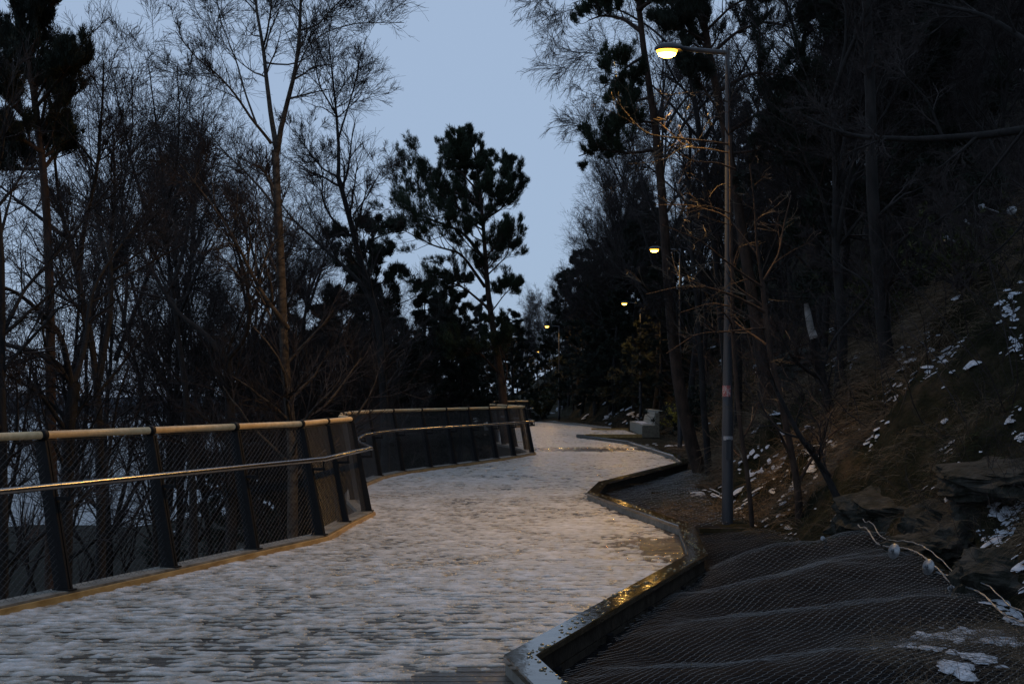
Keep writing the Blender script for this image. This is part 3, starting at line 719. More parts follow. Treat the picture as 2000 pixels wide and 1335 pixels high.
def lenses(cx, cy, rad, rg):
    """low lumps of old snow with ragged outlines, lying nearly level on the ground"""
    n = len(cx); k = 12; a = np.linspace(0, 2 * np.pi, k, endpoint=False)
    e = rg.uniform(.55, 1.0, n)[:, None]; ph = rg.uniform(0, 6.28, n)[:, None]
    wob = 1 + .28 * np.sin(2 * a[None] + ph) + .22 * np.sin(3 * a[None] + 2.3 * ph) + rg.normal(0, .12, (n, k))
    d = .04; gx = (terr(cx + d, cy) - terr(cx - d, cy)) / (2 * d); gy = (terr(cx, cy + d) - terr(cx, cy - d)) / (2 * d)
    gx = np.clip(gx, -.8, .8) * .62; gy = np.clip(gy, -.8, .8) * .62
    z0 = terr(cx, cy) + rad * .12 + .006
    Vs = []
    for f, h in ((1.0, -.10), (.82, .06), (.45, .17)):
        x = f * rad[:, None] * wob * np.cos(a)[None]; y = f * rad[:, None] * wob * e * np.sin(a)[None] * 1.3
        Vs.append(np.stack([cx[:, None] + x, cy[:, None] + y, z0[:, None] + gx[:, None] * x + gy[:, None] * y + h * rad[:, None] * .8 + rg.normal(0, .02, x.shape) * rad[:, None]], -1))
    V = np.concatenate(Vs, 1)                       # (n, 3k, 3)
    V = np.concatenate([V, V[:, 2 * k:].mean(1, keepdims=True)], 1)
    m = 3 * k + 1; b = np.arange(n)[:, None] * m; j = np.arange(k)[None]; j2 = (j + 1) % k
    Q = np.concatenate([np.stack([b + r0 + j, b + r0 + j2, b + r0 + k + j2, b + r0 + k + j], -1).reshape(-1, 4) for r0 in (0, k)])
    T_ = np.stack([b + 2 * k + j, b + 2 * k + j2, b + 3 * k + 0 * j], -1).reshape(-1, 3)
    return V.reshape(-1, 3), Q, T_
rg_ = np.random.default_rng(21); cxs, cys, rds = [], [], []
for (cx, cy), s_ in C:
    q = min(cy / 14, 2.2); n = int(240 * s_)
    x = cx + rg_.normal(0, .26 * s_ * q, n); y = cy + rg_.normal(0, .60 * s_ * q, n)
    keep = fbm(x / .16, y / .45, 120) + .25 * fbm(x / .05, y / .1, 121) > .015
    x, y = x[keep], y[keep]
    cxs.append(x); cys.append(y); rds.append(rg_.gamma(1.8, .0115, len(x)) * q + .006)
for x, y, n, sx, sy in ((1840, 1246, 42, .10, .05), (1895, 1240, 60, .10, .05), (1938, 1252, 50, .07, .08), (1908, 1285, 30, .04, .06), (1875, 1306, 26, .05, .03), (1988, 1205, 60, .06, .12), (1820, 1268, 14, .1, .05), (1770, 1262, 8, .1, .05)):
    h = hit(x, y)
    if h: cxs.append(h[0] + rg_.normal(0, sx, n)); cys.append(h[1] + rg_.normal(0, sy * 1.3, n)); rds.append(rg_.gamma(2.4, .010, n) + .008)
x = rg_.uniform(4, 13, 1500); y = rg_.uniform(12, 80, 1500); k_ = (x > Ex(y) + .3) & (fbm(x / .9, y / 2., 130) > .12); cxs.append(x[k_]); cys.append(y[k_]); rds.append(rg_.gamma(2, .016, k_.sum()) * y[k_] / 20 + .01)
cx, cy, rd = np.concatenate(cxs), np.concatenate(cys), np.concatenate(rds)
k_ = cx > Rx(cy) + .45; V, Q, T_ = lenses(cx[k_], cy[k_], rd[k_], rg_)
tag(mesh_np('snow', V, [Q, T_], M['banksnow'], smooth=True), 'thin broken patches of old snow on the grassy bank', 'snow', kind='stuff')

# ------------------------------------------------------------ trees
def smooth_line(pts, n):
    pts = np.asarray(pts, float); d = np.concatenate([[0], np.cumsum(np.linalg.norm(np.diff(pts, axis=0), axis=1))])
    s = np.linspace(0, d[-1], n); Q = np.stack([np.interp(s, d, pts[:, k]) for k in range(3)], -1)
    for _ in range(2): Q[1:-1] = (Q[:-2] + 2 * Q[1:-1] + Q[2:]) / 4
    return Q
def kids(P, Rr, L, m, t0, t1, ang, ratio, rg, n, wander, up, rk_=.5, fall=.5):
    """children of a batch of branches"""
    B, npt, _ = P.shape
    t = rg.uniform(t0, t1, (B, m)); f = t * (npt - 1); i = np.clip(f.astype(int), 0, npt - 2); fr = (f - i)[..., None]
    bi = np.arange(B)[:, None]
    pos = P[bi, i] * (1 - fr) + P[bi, i + 1] * fr
    tan = P[bi, i + 1] - P[bi, i]; tan /= np.linalg.norm(tan, axis=2, keepdims=True) + 1e-9
    rad = (Rr[bi, i] * (1 - fr[..., 0]) + Rr[bi, i + 1] * fr[..., 0])
    rv = rg.normal(size=(B, m, 3)); rv -= (rv * tan).sum(2, keepdims=True) * tan; rv /= np.linalg.norm(rv, axis=2, keepdims=True) + 1e-9
    a = ang * rg.uniform(.65, 1.35, (B, m, 1))
    d = tan * np.cos(a) + rv * np.sin(a)
    ln = L[:, None] * ratio * (1.1 - fall * t) * rg.uniform(.55, 1.25, (B, m))
    pos = pos.reshape(-1, 3); d = d.reshape(-1, 3); ln = ln.ravel(); r = np.minimum(rad.ravel() * rk_, .028 + ln * .004)
    K, RR = strokes(pos, d, ln, n, up, wander, r, 0, rg=rg)
    return K, RR, ln

def bare_parts(limbs, seed, dens=1.0, tw=.0035, L1=2.6, up=.07, t0=.3, fine=1.0, lev=(9, 7, 7, 4), droop=0.0):
    if lev[3] >= 4: lev = (lev[0] + 5, 8, 5, 2) if L1 < 2.3 or tw > .0038 else (lev[0] + 4, 7, 5, 2)
    rg = np.random.default_rng(seed)
    wood = MB(); tw_ = []
    P = []; Rr = []; L = []
    for pts, r0, r1 in limbs:
        q = smooth_line(pts, 18); ln = np.linalg.norm(np.diff(q, axis=0), axis=1).sum()
        jit = np.cumsum(rg.normal(0, .012 * ln / 6, q.shape), axis=0); jit[0] = 0; q = q + jit * .5
        P.append(q); Rr.append(r0 + (r1 - r0) * np.linspace(0, 1, 18) ** .8); L.append(ln)
    P = np.array(P); Rr = np.array(Rr); L = np.array(L)
    V, Q = tubes(P, Rr, 9); wood.add(V, Q)
    m1 = int(lev[0] * dens)
    K1, R1, l1 = kids(P, Rr, np.minimum(L, L1 / .42) * 1.0, m1, t0, 1, .75, .42, rg, 8, .13, up, .55)
    V, Q = tubes(K1, np.maximum(R1, tw), 5); wood.add(V, Q)
    K2, R2, l2 = kids(K1, R1, l1, lev[1], .12, .95, .65, .55, rg, 6, .12, up * .7, .6, .45)
    K3, R3, l3 = kids(K2, R2, l2, lev[2], .1, .92, .55, .70, rg, 5, .09, up * .4 - droop, .6, .35)
    K4, R4, l4 = kids(K3, R3, l3, lev[3], .1, .9, .5, .8, rg, 4, .09, -droop, .6, .3)
    out = MB()
    for K, RR in ((K2, R2), (K3, R3), (K4, R4)):
        V, Q = tubes(K, np.clip(RR, tw * (.9 if K is not K4 else .62), 1), 3); out.add(V, Q)
    return wood, out

def place_origin(o, p):
    pass
def hero(name, limbs, base, label, seed, trunk_mat, twig_mat, group=None, cat='tree', **kw):
    t = thing(name, tuple(base), label, cat, group)
    base = np.array(base); limbs = [([np.array(q) - base for q in pts], r0, r1) for pts, r0, r1 in limbs]
    wd, tw = bare_parts(limbs, seed, **kw)
    wd.build('trunk', trunk_mat, t, True); tw.build('crown', twig_mat, t)
    return t

def L_(Y, pts, dy=None):       # pixel polyline at depth Y; dy spreads the far end in depth
    n = len(pts); dy = dy or 0
    return [px(x, y, Y + dy * k / (n - 1)) for k, (x, y) in enumerate(pts)]
def gz(Y, x): X = (x - 1000) / F * Y; return np.array([X, Y, float(terr(X, Y)) - .15])

def T(name, Y, trunk, label, seed, limbs=(), tm='bark', wm='twig', **kw):
    b0 = gz(Y, trunk[0][0][0]); tp = L_(Y, trunk[0], trunk[3] if len(trunk) > 3 else .0)
    ls = [([b0] + tp, trunk[1], trunk[2])] + [(L_(Y, l[0], l[3] if len(l) > 3 else 0), l[1], l[2]) for l in limbs]
    return hero(name, ls, b0, label, seed, M[tm], M[wm], **kw)

T('birch_tree', 19, ([(572, 900), (568, 800), (558, 680), (553, 560), (548, 430), (540, 292)], .095, .056),
  'tall slender forked birch with a lamp lit lower trunk behind the near fence', 11,
  [([(540, 292), (528, 224), (518, 140), (512, 87), (500, 35), (495, -20), (490, -120)], .046, .012, .8),
   ([(540, 300), (556, 212), (572, 160), (581, 105), (586, 0), (592, -130)], .048, .012, -.8),
   ([(514, 90), (521, 70), (530, 10), (532, -80)], .02, .006, -.8),
   ([(530, 280), (490, 231), (458, 182), (420, 140), (381, 115), (340, 60)], .026, .006, -1.5),
   ([(500, 240), (478, 180), (460, 110), (430, 40), (420, -20)], .018, .006, 1.5),
   ([(562, 640), (549, 622), (510, 574), (477, 507), (448, 449), (400, 382), (350, 320)], .040, .008, -1.2),
   ([(545, 420), (520, 380), (472, 329), (429, 291), (400, 248), (370, 230)], .024, .006, 1.5),
   ([(584, 60), (620, 50), (650, 15), (690, -20)], .018, .006, 1.),
   ([(575, 150), (600, 90), (640, 60), (700, 45), (790, 45)], .014, .005, 1.5),
   ([(552, 560), (520, 480), (500, 400), (505, 330)], .020, .006, 1.6)], tm='birch', lev=(7, 7, 7, 4), tw=.003, L1=2.0, t0=.25, up=.05)
T('bare_tree', 28, ([(752, 900), (750, 790), (744, 680), (738, 590), (697, 507), (685, 430), (668, 375), (658, 340)], .13, .055),
  'bare tree bending left and back up between the birch and the tall pine', 12,
  [([(660, 348), (661, 281), (655, 200), (645, 120), (640, 70)], .05, .01, 1),
   ([(661, 270), (685, 190), (700, 130), (715, 70)], .026, .007, -1),
   ([(660, 230), (625, 170), (610, 100), (600, 60)], .024, .006, -1.5),
   ([(736, 612), (707, 554), (659, 511), (615, 468), (563, 420), (520, 350)], .060, .01, 1.5),
   ([(686, 462), (645, 425), (628, 385), (632, 340), (615, 300)], .034, .008, -1),
   ([(675, 390), (684, 368), (690, 370), (697, 400), (705, 440)], .02, .007, -.6),
   ([(690, 420), (720, 380), (745, 330), (770, 310)], .022, .006, 1),
   ([(659, 345), (630, 330), (600, 290), (560, 240)], .026, .006, 1)], lev=(7, 7, 7, 4), tw=.004, L1=2.4, t0=.3)
T('bare_tree', 22, ([(448, 950), (446, 830), (443, 740), (437, 695)], .11, .085),
  'crooked dark tree forking in a wide Y just above the rail', 13,
  [([(437, 700), (405, 650), (355, 625), (320, 570), (275, 490), (228, 430), (190, 340)], .060, .012, 1),
   ([(441, 705), (476, 669), (488, 638), (487, 572), (479, 538), (452, 452), (424, 414), (380, 330)], .052, .012, -1),
   ([(484, 560), (486, 500), (478, 440), (470, 380)], .03, .008, 1)], tw=.0032, L1=2.2, lev=(8, 7, 7, 4))
T('bare_tree', 25, ([(380, 950), (374, 850), (365, 740), (352, 640), (338, 560), (330, 480), (325, 400), (318, 300), (300, 200), (290, 120)], .12, .008),
  'straight dark bare tree rising left of the crooked forked tree', 14,
  [([(338, 560), (365, 480), (372, 400), (390, 300), (400, 200)], .05, .01, 1.5),
   ([(330, 480), (290, 420), (262, 340), (240, 240), (225, 160)], .05, .01, -1),
   ([(325, 400), (345, 330), (350, 230), (345, 130)], .03, .008, -1.5)], tw=.0036, L1=2.6, lev=(8, 8, 7, 4))
T('bare_tree', 18, ([(196, 980), (193, 840), (188, 700), (180, 640), (150, 540), (120, 450), (105, 330), (90, 200), (80, 120)], .115, .008),
  'dark bare tree bending left with a thick trunk near the left edge', 15,
  [([(192, 740), (212, 640), (218, 560), (212, 480), (222, 380), (215, 260)], .06, .012, 1),
   ([(150, 540), (165, 440), (190, 340), (200, 220), (205, 120)], .045, .01, -1.2),
   ([(122, 460), (60, 410), (20, 380), (-40, 330)], .035, .008, 1)], tw=.003, L1=2.2, lev=(8, 7, 7, 4))
T('bare_tree', 16, ([(128, 980), (128, 840), (142, 745)], .10, .075),
  'low spreading bare tree sending two heavy limbs out of frame over the rail', 16,
  [([(142, 750), (110, 705), (60, 685), (0, 670), (-80, 640)], .055, .02, .6),
   ([(140, 760), (120, 650), (70, 600), (30, 565), (-40, 545)], .05, .015, -1),
   ([(142, 745), (165, 680), (180, 560), (240, 470), (280, 420)], .045, .01, 1),
   ([(128, 840), (80, 770), (20, 735), (-60, 700)], .035, .01, -1)], tw=.0028, L1=1.8, lev=(8, 7, 7, 4), up=.03)
T('bare_tree', 14, ([(10, 1000), (6, 850), (3, 700), (12, 560), (5, 450), (-10, 330), (-20, 150)], .095, .03),
  'dark trunk running up the very left edge of the view', 17, [([(6, 650), (50, 560), (110, 500), (150, 430)], .03, .008, 1)], tw=.0026, L1=1.6, lev=(8, 7, 6, 4))
T('bare_tree', 30, ([(300, 950), (290, 850), (262, 700), (215, 560), (185, 450), (172, 330), (165, 200)], .10, .008),
  'slim leaning bare tree in the thicket right of the thick left trunk', 18, [([(240, 640), (250, 520), (235, 400), (262, 250), (260, 150)], .05, .012, 1)], tw=.004, L1=2.8, lev=(8, 8, 7, 4))

# generic bare trees, height about 10 m, used again by copies
protos = []
for s in range(6):
    rg = np.random.default_rng(100 + s)
    lean = rg.uniform(-.8, .8); x = 0; pts = [(0, 0, -.2)]
    for k in range(1, 8): x += lean * .1 + rg.normal(0, .12); pts.append((x, rg.normal(0, .1), k * (8.6 / 7)))
    limbs = [(pts, .11, .008)]
    for k in range(5 + s % 3):
        j = 2 + (k * 4) // 6 + (k % 2); j = min(j, 6); a = rg.uniform(0, 6.28); b0 = np.array(pts[j]); ln = rg.uniform(2.6, 4.6) * (1 - (j - 2) * .1)
        d = np.array([math.cos(a) * .55, math.sin(a) * .55, .9]); q = [b0]; 
        for i in range(4): d = d + rg.normal(0, .14, 3) + [0, 0, .08]; q.append(q[-1] + d / np.linalg.norm(d) * ln / 4)
        limbs.append((q, .05, .010))
    wd, tw = bare_parts(limbs, 200 + s, tw=.0034, L1=2.6, lev=(13, 7, 5, 2) if s < 4 else (14, 8, 4, 3), droop=.05 if s == 3 else 0.)
    a = wd.build('trunk', M['bark'], None, True); c = tw.build('crown', M['twig']); protos.append((a, c)); col.objects.unlink(a); col.objects.unlink(c)
PROTO_H = 10.6
cnt = 0
def stand(kind, xp, Y, top, label, group, seed=None, wide=1.0, zfix=None):
    """put a tree whose top shows at photo row `top`"""
    global cnt
    while xp > 1040 and (xp - 1000) / F * Y < float(Ex(Y)) + .5 and Y < 200: top = H0 - (H0 - top) * Y / (Y + 3) if Y < 30 else top; Y += 2
    X = (xp - 1000) / F * Y; zg = float(terr(X, Y)) - .1; zt = CZ + (H0 - top) / F * Y
    Hh = max(2.5, zt - zg)
    src, ph, nm, cat = kind
    a, c = src[(cnt if seed is None else seed) % len(src)]; cnt += 1
    s = Hh / ph; w_ = max(s, .55) * wide if s < 1.6 else s * .8 * wide
    t = thing(nm, (X, Y, zg), label, cat, group, rz=random.uniform(0, 6.28)); t.scale = (w_, w_, s)
    for o in (a, c): q = o.copy(); q.parent = t; col.objects.link(q)
    return t
BARE = (protos, PROTO_H, 'bare_tree', 'tree')

# pine and spruce makers
def needles(P, D, k, ln, wd, rg, spread=.8, tipup=.35):
    n = len(P); P = np.repeat(P, k, 0); D = np.repeat(D, k, 0)
    d = D + rg.normal(0, spread, P.shape) + np.array([0, 0, tipup]); d /= np.linalg.norm(d, axis=1, keepdims=True)
    base = P + rg.normal(0, ln * .25, P.shape); tip = base + d * ln * rg.uniform(.6, 1.2, (len(P), 1))
    s = np.cross(d, rg.normal(size=P.shape)); s /= np.linalg.norm(s, axis=1, keepdims=True) + 1e-9
    V = np.stack([base - s * wd, base + s * wd, tip], 1).reshape(-1, 3)
    return V, np.arange(len(V)).reshape(-1, 3)
def pine_parts(limbs, seed, t0=.3, lev=(6, 7, 5), L1=1.8, nk=16, nl=.13, nw=.011, up=.16, k0=3, tstart=None):
    rg = np.random.default_rng(seed); wood = MB(); P = []; Rr = []; L = []
    for pts, r0, r1 in limbs:
        q = smooth_line(pts, 16); P.append(q); Rr.append(r0 + (r1 - r0) * np.linspace(0, 1, 16) ** .8); L.append(np.linalg.norm(np.diff(q, axis=0), axis=1).sum())
    P = np.array(P); Rr = np.array(Rr); L = np.array(L); V, Q = tubes(P, Rr, 9); wood.add(V, Q)
    t_ = t0 if tstart is None else tstart
    # the stem (first line) starts carrying twigs higher up than the limbs
    K0, R0, l0 = kids(P[:1], Rr[:1], np.minimum(L[:1], L1 / .42), int(lev[0] * k0), t_, 1, .85, .42, rg, 7, .10, up, .4, .92)
    Ks, Rs, ls = [K0], [R0], [l0]
    if len(P) > 1:
        K1, R1, l1 = kids(P[1:], Rr[1:], np.minimum(L[1:], L1 / .42), lev[0], t0, 1, .8, .42, rg, 7, .12, up, .5); Ks.append(K1); Rs.append(R1); ls.append(l1)
    K1 = np.concatenate(Ks); R1 = np.concatenate(Rs); l1 = np.concatenate(ls)
    V, Q = tubes(K1, np.maximum(R1, .006), 4); wood.add(V, Q)
    K2, R2, l2 = kids(K1, R1, l1, lev[1], .25, 1, .5, .5, rg, 5, .08, up, .6)
    V, Q = tubes(K2, np.maximum(R2, .005), 3); wood.add(V, Q)
    cr = MB()
    K3, R3, l3 = kids(K2, R2, l2, lev[2], .1, .95, .45, .5, rg, 4, .06, up, .6)
    for K in (K2, K3):
        for i in range(1, K.shape[1]):
            d = K[:, i] - K[:, i - 1]; d /= np.linalg.norm(d, axis=1, keepdims=True) + 1e-9
            V, T_ = needles(K[:, i], d, nk if i == K.shape[1] - 1 else nk // 2, nl, nw, rg, .42, .30); cr.add(V, None, T_)
    return wood, cr
def pine(Y, limbs, label, seed, needle='needle', **kw):
    b0 = gz(Y, limbs[0][0][0][0]); ls = [([b0] + L_(Y, limbs[0][0]), limbs[0][1], limbs[0][2])] + [(L_(Y, l[0], l[3] if len(l) > 3 else 0), l[1], l[2]) for l in limbs[1:]]
    ls = [([np.array(q) - b0 for q in p], a, c) for p, a, c in ls]
    t = thing('pine_tree', tuple(b0), label, 'tree'); wd, cr = pine_parts(ls, seed, **kw)
    wd.build('trunk', M['pinebark'], t, True); cr.build('crown', M[needle], t)
    return t
pine(41, [([(988, 840), (985, 780), (973, 700), (955, 600), (949, 530), (946, 460), (941, 400), (934, 330), (922, 262)], .20, .02),
          ([(946, 507), (904, 451), (850, 432), (805, 415), (765, 392)], .07, .015, 2.),
          ([(947, 560), (900, 492), (850, 482), (780, 445)], .06, .012, -2),
          ([(942, 440), (890, 402), (850, 372), (835, 312)], .05, .012, -1.5),
          ([(938, 400), (880, 370), (840, 385), (800, 350)], .04, .01, 1.5),
          ([(935, 375), (900, 335), (875, 288)], .04, .01, 1.),
          ([(930, 330), (905, 300), (893, 275)], .03, .01, -1.),
          ([(949, 540), (990, 500), (1002, 455)], .03, .01, -1.5),
          ([(943, 430), (979, 409), (997, 381), (1016, 352)], .04, .01, -1.),
          ([(990, 392), (995, 340), (992, 318)], .015, .006, .5),
          ([(932, 350), (950, 335), (956, 310)], .03, .01, 1),
          ([(946, 470), (930, 440), (925, 405)], .03, .008, 2.2), ([(941, 405), (915, 372), (900, 345)], .03, .008, 2.), ([(943, 432), (960, 402), (966, 370)], .03, .008, -2.),
          ([(947, 505), (915, 480), (888, 440)], .03, .008, -2.5), ([(949, 530), (968, 508), (975, 480)], .03, .008, 2.5), ([(928, 305), (918, 285), (908, 266)], .02, .006, .6),
          ([(944, 450), (905, 425), (870, 405), (850, 380)], .03, .008, .6), ([(935, 345), (915, 325), (905, 300)], .02, .006, -1.),
          ([(952, 600), (905, 560), (860, 545), (820, 550)], .05, .01, 1.5),
          ([(952, 620), (985, 575), (1003, 560)], .03, .008, -1.5),
          ([(981, 735), (941, 693), (928, 681), (881, 681)], .045, .02, -1.5),
          ([(984, 760), (992, 720), (975, 670), (962, 640)], .035, .015, -1.)],
     'tall scots pine with bare reddish trunk standing alone against the sky', 31, tstart=.55, lev=(17, 6, 4), nk=8, nl=.12, nw=.008, L1=2.0, up=.15, k0=1.7)
pine(17, [([(100, 900), (98, 600), (95, 420), (85, 300), (60, 150), (40, 0), (20, -150)], .12, .03),
          ([(85, 300), (40, 270), (-20, 260)], .04, .01, -.6), ([(80, 260), (115, 190), (125, 110)], .04, .01, .8), ([(70, 210), (120, 150), (140, 120)], .03, .01, -.8),
          ([(62, 160), (20, 100), (-30, 60)], .04, .01, .6), ([(55, 120), (85, 40), (110, -10)], .03, .01, -.6), ([(85, 330), (110, 300), (120, 250)], .03, .01, .8),
          ([(60, 240), (20, 200), (0, 130)], .04, .01, -1), ([(40, 50), (60, -20), (80, -80)], .03, .01, .5), ([(88, 330), (40, 330), (0, 310)], .03, .008, 1)],
     'dense dark pine crown filling the top left corner above the bare thicket', 32, needle='needle2', tstart=.72, lev=(20, 7, 4), nk=10, nl=.08, nw=.005, L1=2.0, up=.2)
R1 = [([(1372, 935), (1345, 860), (1330, 790), (1312, 650), (1302, 500), (1292, 360), (1278, 210), (1255, 100), (1245, 0), (1240, -120)], .15, .045),
      ([(1250, 60), (1215, 35), (1175, 30), (1150, 40)], .05, .012, 1), ([(1258, 110), (1225, 130), (1200, 160)], .04, .01, -1),
      ([(1270, 190), (1230, 200), (1200, 190)], .035, .01, 1), ([(1294, 290), (1230, 300), (1175, 290), (1130, 305)], .04, .01, .5),
      ([(1280, 240), (1240, 235), (1205, 245)], .03, .01, -1), ([(1245, 20), (1290, -10), (1340, -30)], .05, .01, -1), ([(1246, 0), (1210, -20), (1180, -10)], .04, .01, -1)]
pine(24.5, R1, 'tall dark pine leaning left with its foot at the far kerb corner', 33, tstart=.86, lev=(15, 6, 4), nk=10, nl=.095, nw=.006, L1=2.0, up=.2)
pine(22, [([(1510, 850), (1488, 700), (1466, 560), (1446, 430), (1415, 240), (1385, 114), (1370, 20), (1360, -100)], .14, .05),
          ([(1385, 110), (1440, 60), (1500, 40), (1560, 60)], .04, .01, 1), ([(1400, 180), (1470, 140), (1540, 150), (1600, 170)], .04, .01, -1),
          ([(1420, 260), (1500, 210), (1560, 220), (1620, 250)], .04, .01, .8), ([(1372, 30), (1330, 0), (1290, 10)], .04, .01, .8), ([(1378, 80), (1330, 55), (1290, 60)], .03, .01, -.8),
          ([(1430, 300), (1500, 290), (1560, 300)], .03, .01, -1), ([(1380, 60), (1430, 10), (1500, -20)], .03, .01, -1), ([(1412, 230), (1360, 150), (1335, 120)], .025, .008, -.6)],
     'pine with thick straight furrowed trunk just right of the first lamp post', 34, needle='needle2', tstart=.8, lev=(16, 6, 4), nk=10, nl=.095, nw=.006, L1=2.2, up=.2)

def conifer(s, ph=10.):
    rg = np.random.default_rng(300 + s); pts = [(rg.normal(0, .05), rg.normal(0, .05), z) for z in np.linspace(-.2, ph, 9)]
    limbs = [(pts, .16, .015)]
    for k in range(34 if s < 3 else 24):
        f = (k + rg.random() * .6) / 34 if s < 3 else .3 + .7 * (k + rg.random()) / 24
        z = .8 + f * (ph - 1.1); a = k * 2.4 + rg.normal(0, .3)
        ln = ((1.05 - f) * 2.3 + .25) * rg.uniform(.7, 1.2) if s < 3 else (1.1 - .75 * f) * 2.6 * rg.uniform(.5, 1.2)
        d = np.array([math.cos(a), math.sin(a), .05 if s < 3 else .45]); p = np.array([0, 0, z]); q = [p]
        for i in range(4): p = p + d * ln / 4; d = d + [0, 0, -.05 + .09 * i]; q.append(p)
        limbs.append((q, .03, .006))
    wd, cr = pine_parts(limbs, 400 + s, t0=.15, tstart=.6, lev=(8, 5, 3), L1=1.6, nk=6, nl=.16, nw=.014, up=.02 if s < 3 else .2)
    a = wd.build('trunk', M['bark'], None, True); c = cr.build('crown', M['needle2']); col.objects.unlink(a); col.objects.unlink(c)
    return a, c
cons = [conifer(s) for s in range(5)]
SPRUCE = (cons[:3], 10.2, 'conifer_tree', 'tree'); PINE = (cons[3:], 10.4, 'pine_tree', 'tree')

g = 'bare trees of the thicket behind the near fence'
lab = 'bare leafless tree in the dense thicket behind the left stretch of fence'
for (x, Y, tp) in ((30, 26, 190), (110, 34, 70), (225, 34, 100), (290, 31, 105), (345, 40, 115), (400, 40, 160), (430, 36, 230),
                   (460, 44, 240), (490, 38, 330), (520, 50, 340)):
    stand(BARE, x, Y, tp, lab, g, wide=.95)
g = 'bare trees behind the birch and the second stretch of fence'
lab = 'thin bare tree among the dark conifers beyond the second stretch of fence'
for (x, Y, tp) in ((575, 42, 400), (610, 52, 380), (640, 38, 520), (680, 55, 470), (780, 36, 560), (800, 60, 470), (850, 48, 590), (700, 34, 600), (900, 62, 560), (560, 33, 520)):
    stand(BARE, x, Y, tp, lab, g)
named = [(PINE, 722, 46, 405, 'slender dark pine whose pointed top shows right of the bending bare tree'), (SPRUCE, 640, 52, 560, 'broad dark spruce low behind the birch trunk'),
         (SPRUCE, 830, 50, 555, 'dark spruce left of and behind the tall lone pine'), (PINE, 880, 56, 520, 'dark pine directly behind the lower crown of the lone pine')]
for k, x, Y, tp, l in named: stand(k, x, Y, tp, l, None, seed=x % 5, wide=1.1)
g = 'dark conifers filling in behind the second stretch of fence'; lab = 'dark low conifer in the mass behind the second stretch of fence'
for (x, Y, tp) in ((590, 60, 620), (540, 70, 640), (690, 60, 570), (770, 58, 590), (790, 44, 640), (900, 48, 610), (940, 66, 580), (1000, 75, 600), (860, 70, 560), (980, 85, 620), (740, 70, 610), (700, 44, 680), (610, 46, 700), (920, 54, 660), (1020, 95, 640), (830, 60, 620), (490, 62, 640), (650, 70, 640)):
    stand(SPRUCE if (x // 10) % 3 else PINE, x, Y, tp, lab, g, wide=1.25)
g = 'bare trees in the far gap'; lab = 'small distant bare tree in the gap where the path bends away'
for (x, Y, tp) in ((1005, 95, 575), (1030, 105, 560), (1048, 120, 540), (1062, 110, 505), (1080, 140, 560), (1020, 130, 600), (1070, 90, 640), (1095, 100, 520)):
    stand(BARE, x, Y, tp, lab, g)
g = 'trees along the left rim of the right wood'; 
for (x, Y, tp) in ((1110, 70, 480), (1135, 62, 400), (1160, 55, 360), (1185, 50, 300), (1165, 44, 420), (1200, 40, 240), (1215, 46, 190), (1120, 52, 560)):
    stand(BARE, x, Y, tp, 'fine crowned bare tree on the rim of the right hand wood against the sky', g, wide=.9)
for (x, Y, tp) in ((1105, 84, 520), (1130, 74, 480), (1165, 66, 470), (1200, 70, 430), (1240, 60, 420), (1150, 90, 500), (1190, 56, 560), (1230, 75, 400), (1275, 66, 380), (1290, 52, 500), (1330, 60, 420)):
    stand(SPRUCE, x, Y, tp, 'dark conifer standing at the back of the path behind the bench lamps', 'dark conifers behind the bench', wide=1.15)
# wood on the hill
n_ = 0; tries = 0; rs = random.Random(5)
for k in range(90):
    Y = 17 + 75 * rs.random() ** 1.2; xp = rs.uniform(1240, 2080); X = (xp - 1000) / F * Y
    if X < float(Ex(Y)) + 1.6: continue
    zg = float(terr(X, Y)); hh = rs.uniform(8, 13)
    tp = H0 - (zg + hh - CZ) / Y * F
    if k % 11 == 0: stand(SPRUCE, xp, Y, tp, 'shadowy conifer in the dark wood on the steep right hand slope', 'conifers of the wood on the slope', wide=.9)
    else: stand(BARE, xp, Y, tp, 'shadowy bare tree in the dark wood on the steep right hand slope', 'bare trees of the wood on the slope')

# trees with a look of their own on the right bank
T('bare_tree', 23.8, ([(1385, 900), (1375, 800), (1368, 700), (1362, 600), (1350, 500), (1345, 380), (1350, 250)], .075, .03),
  'thin second dark stem rising beside the leaning pine', 41, [([(1366, 650), (1340, 590), (1300, 575), (1250, 600)], .02, .006, -.5)], tw=.004, L1=1.8, lev=(6, 6, 6, 3))
T('bare_tree', 15.0, ([(1560, 960), (1530, 800), (1505, 700), (1497, 640), (1488, 550)], .05, .03),
  'small twiggy tree whose low branches reach left across the lamp post', 42,
  [([(1488, 552), (1478, 480), (1474, 400), (1465, 320)], .02, .006, -.2), ([(1488, 552), (1520, 500), (1530, 440), (1545, 380)], .018, .006, .3),
   ([(1495, 610), (1440, 580), (1380, 560), (1320, 560), (1260, 575)], .022, .004, -.8), ([(1500, 650), (1440, 600), (1390, 590), (1330, 610)], .018, .004, .5),
   ([(1498, 640), (1440, 645), (1360, 650), (1300, 690)], .014, .004, -.3), ([(1488, 560), (1430, 520), (1370, 470), (1290, 440)], .016, .004, -1.),
   ([(1480, 500), (1420, 420), (1350, 400), (1280, 400)], .014, .004, .6)],
  wm='paletwig', tm='pinebark', tw=.0022, L1=1.4, lev=(5, 3, 2, 1), up=.02, t0=.1)
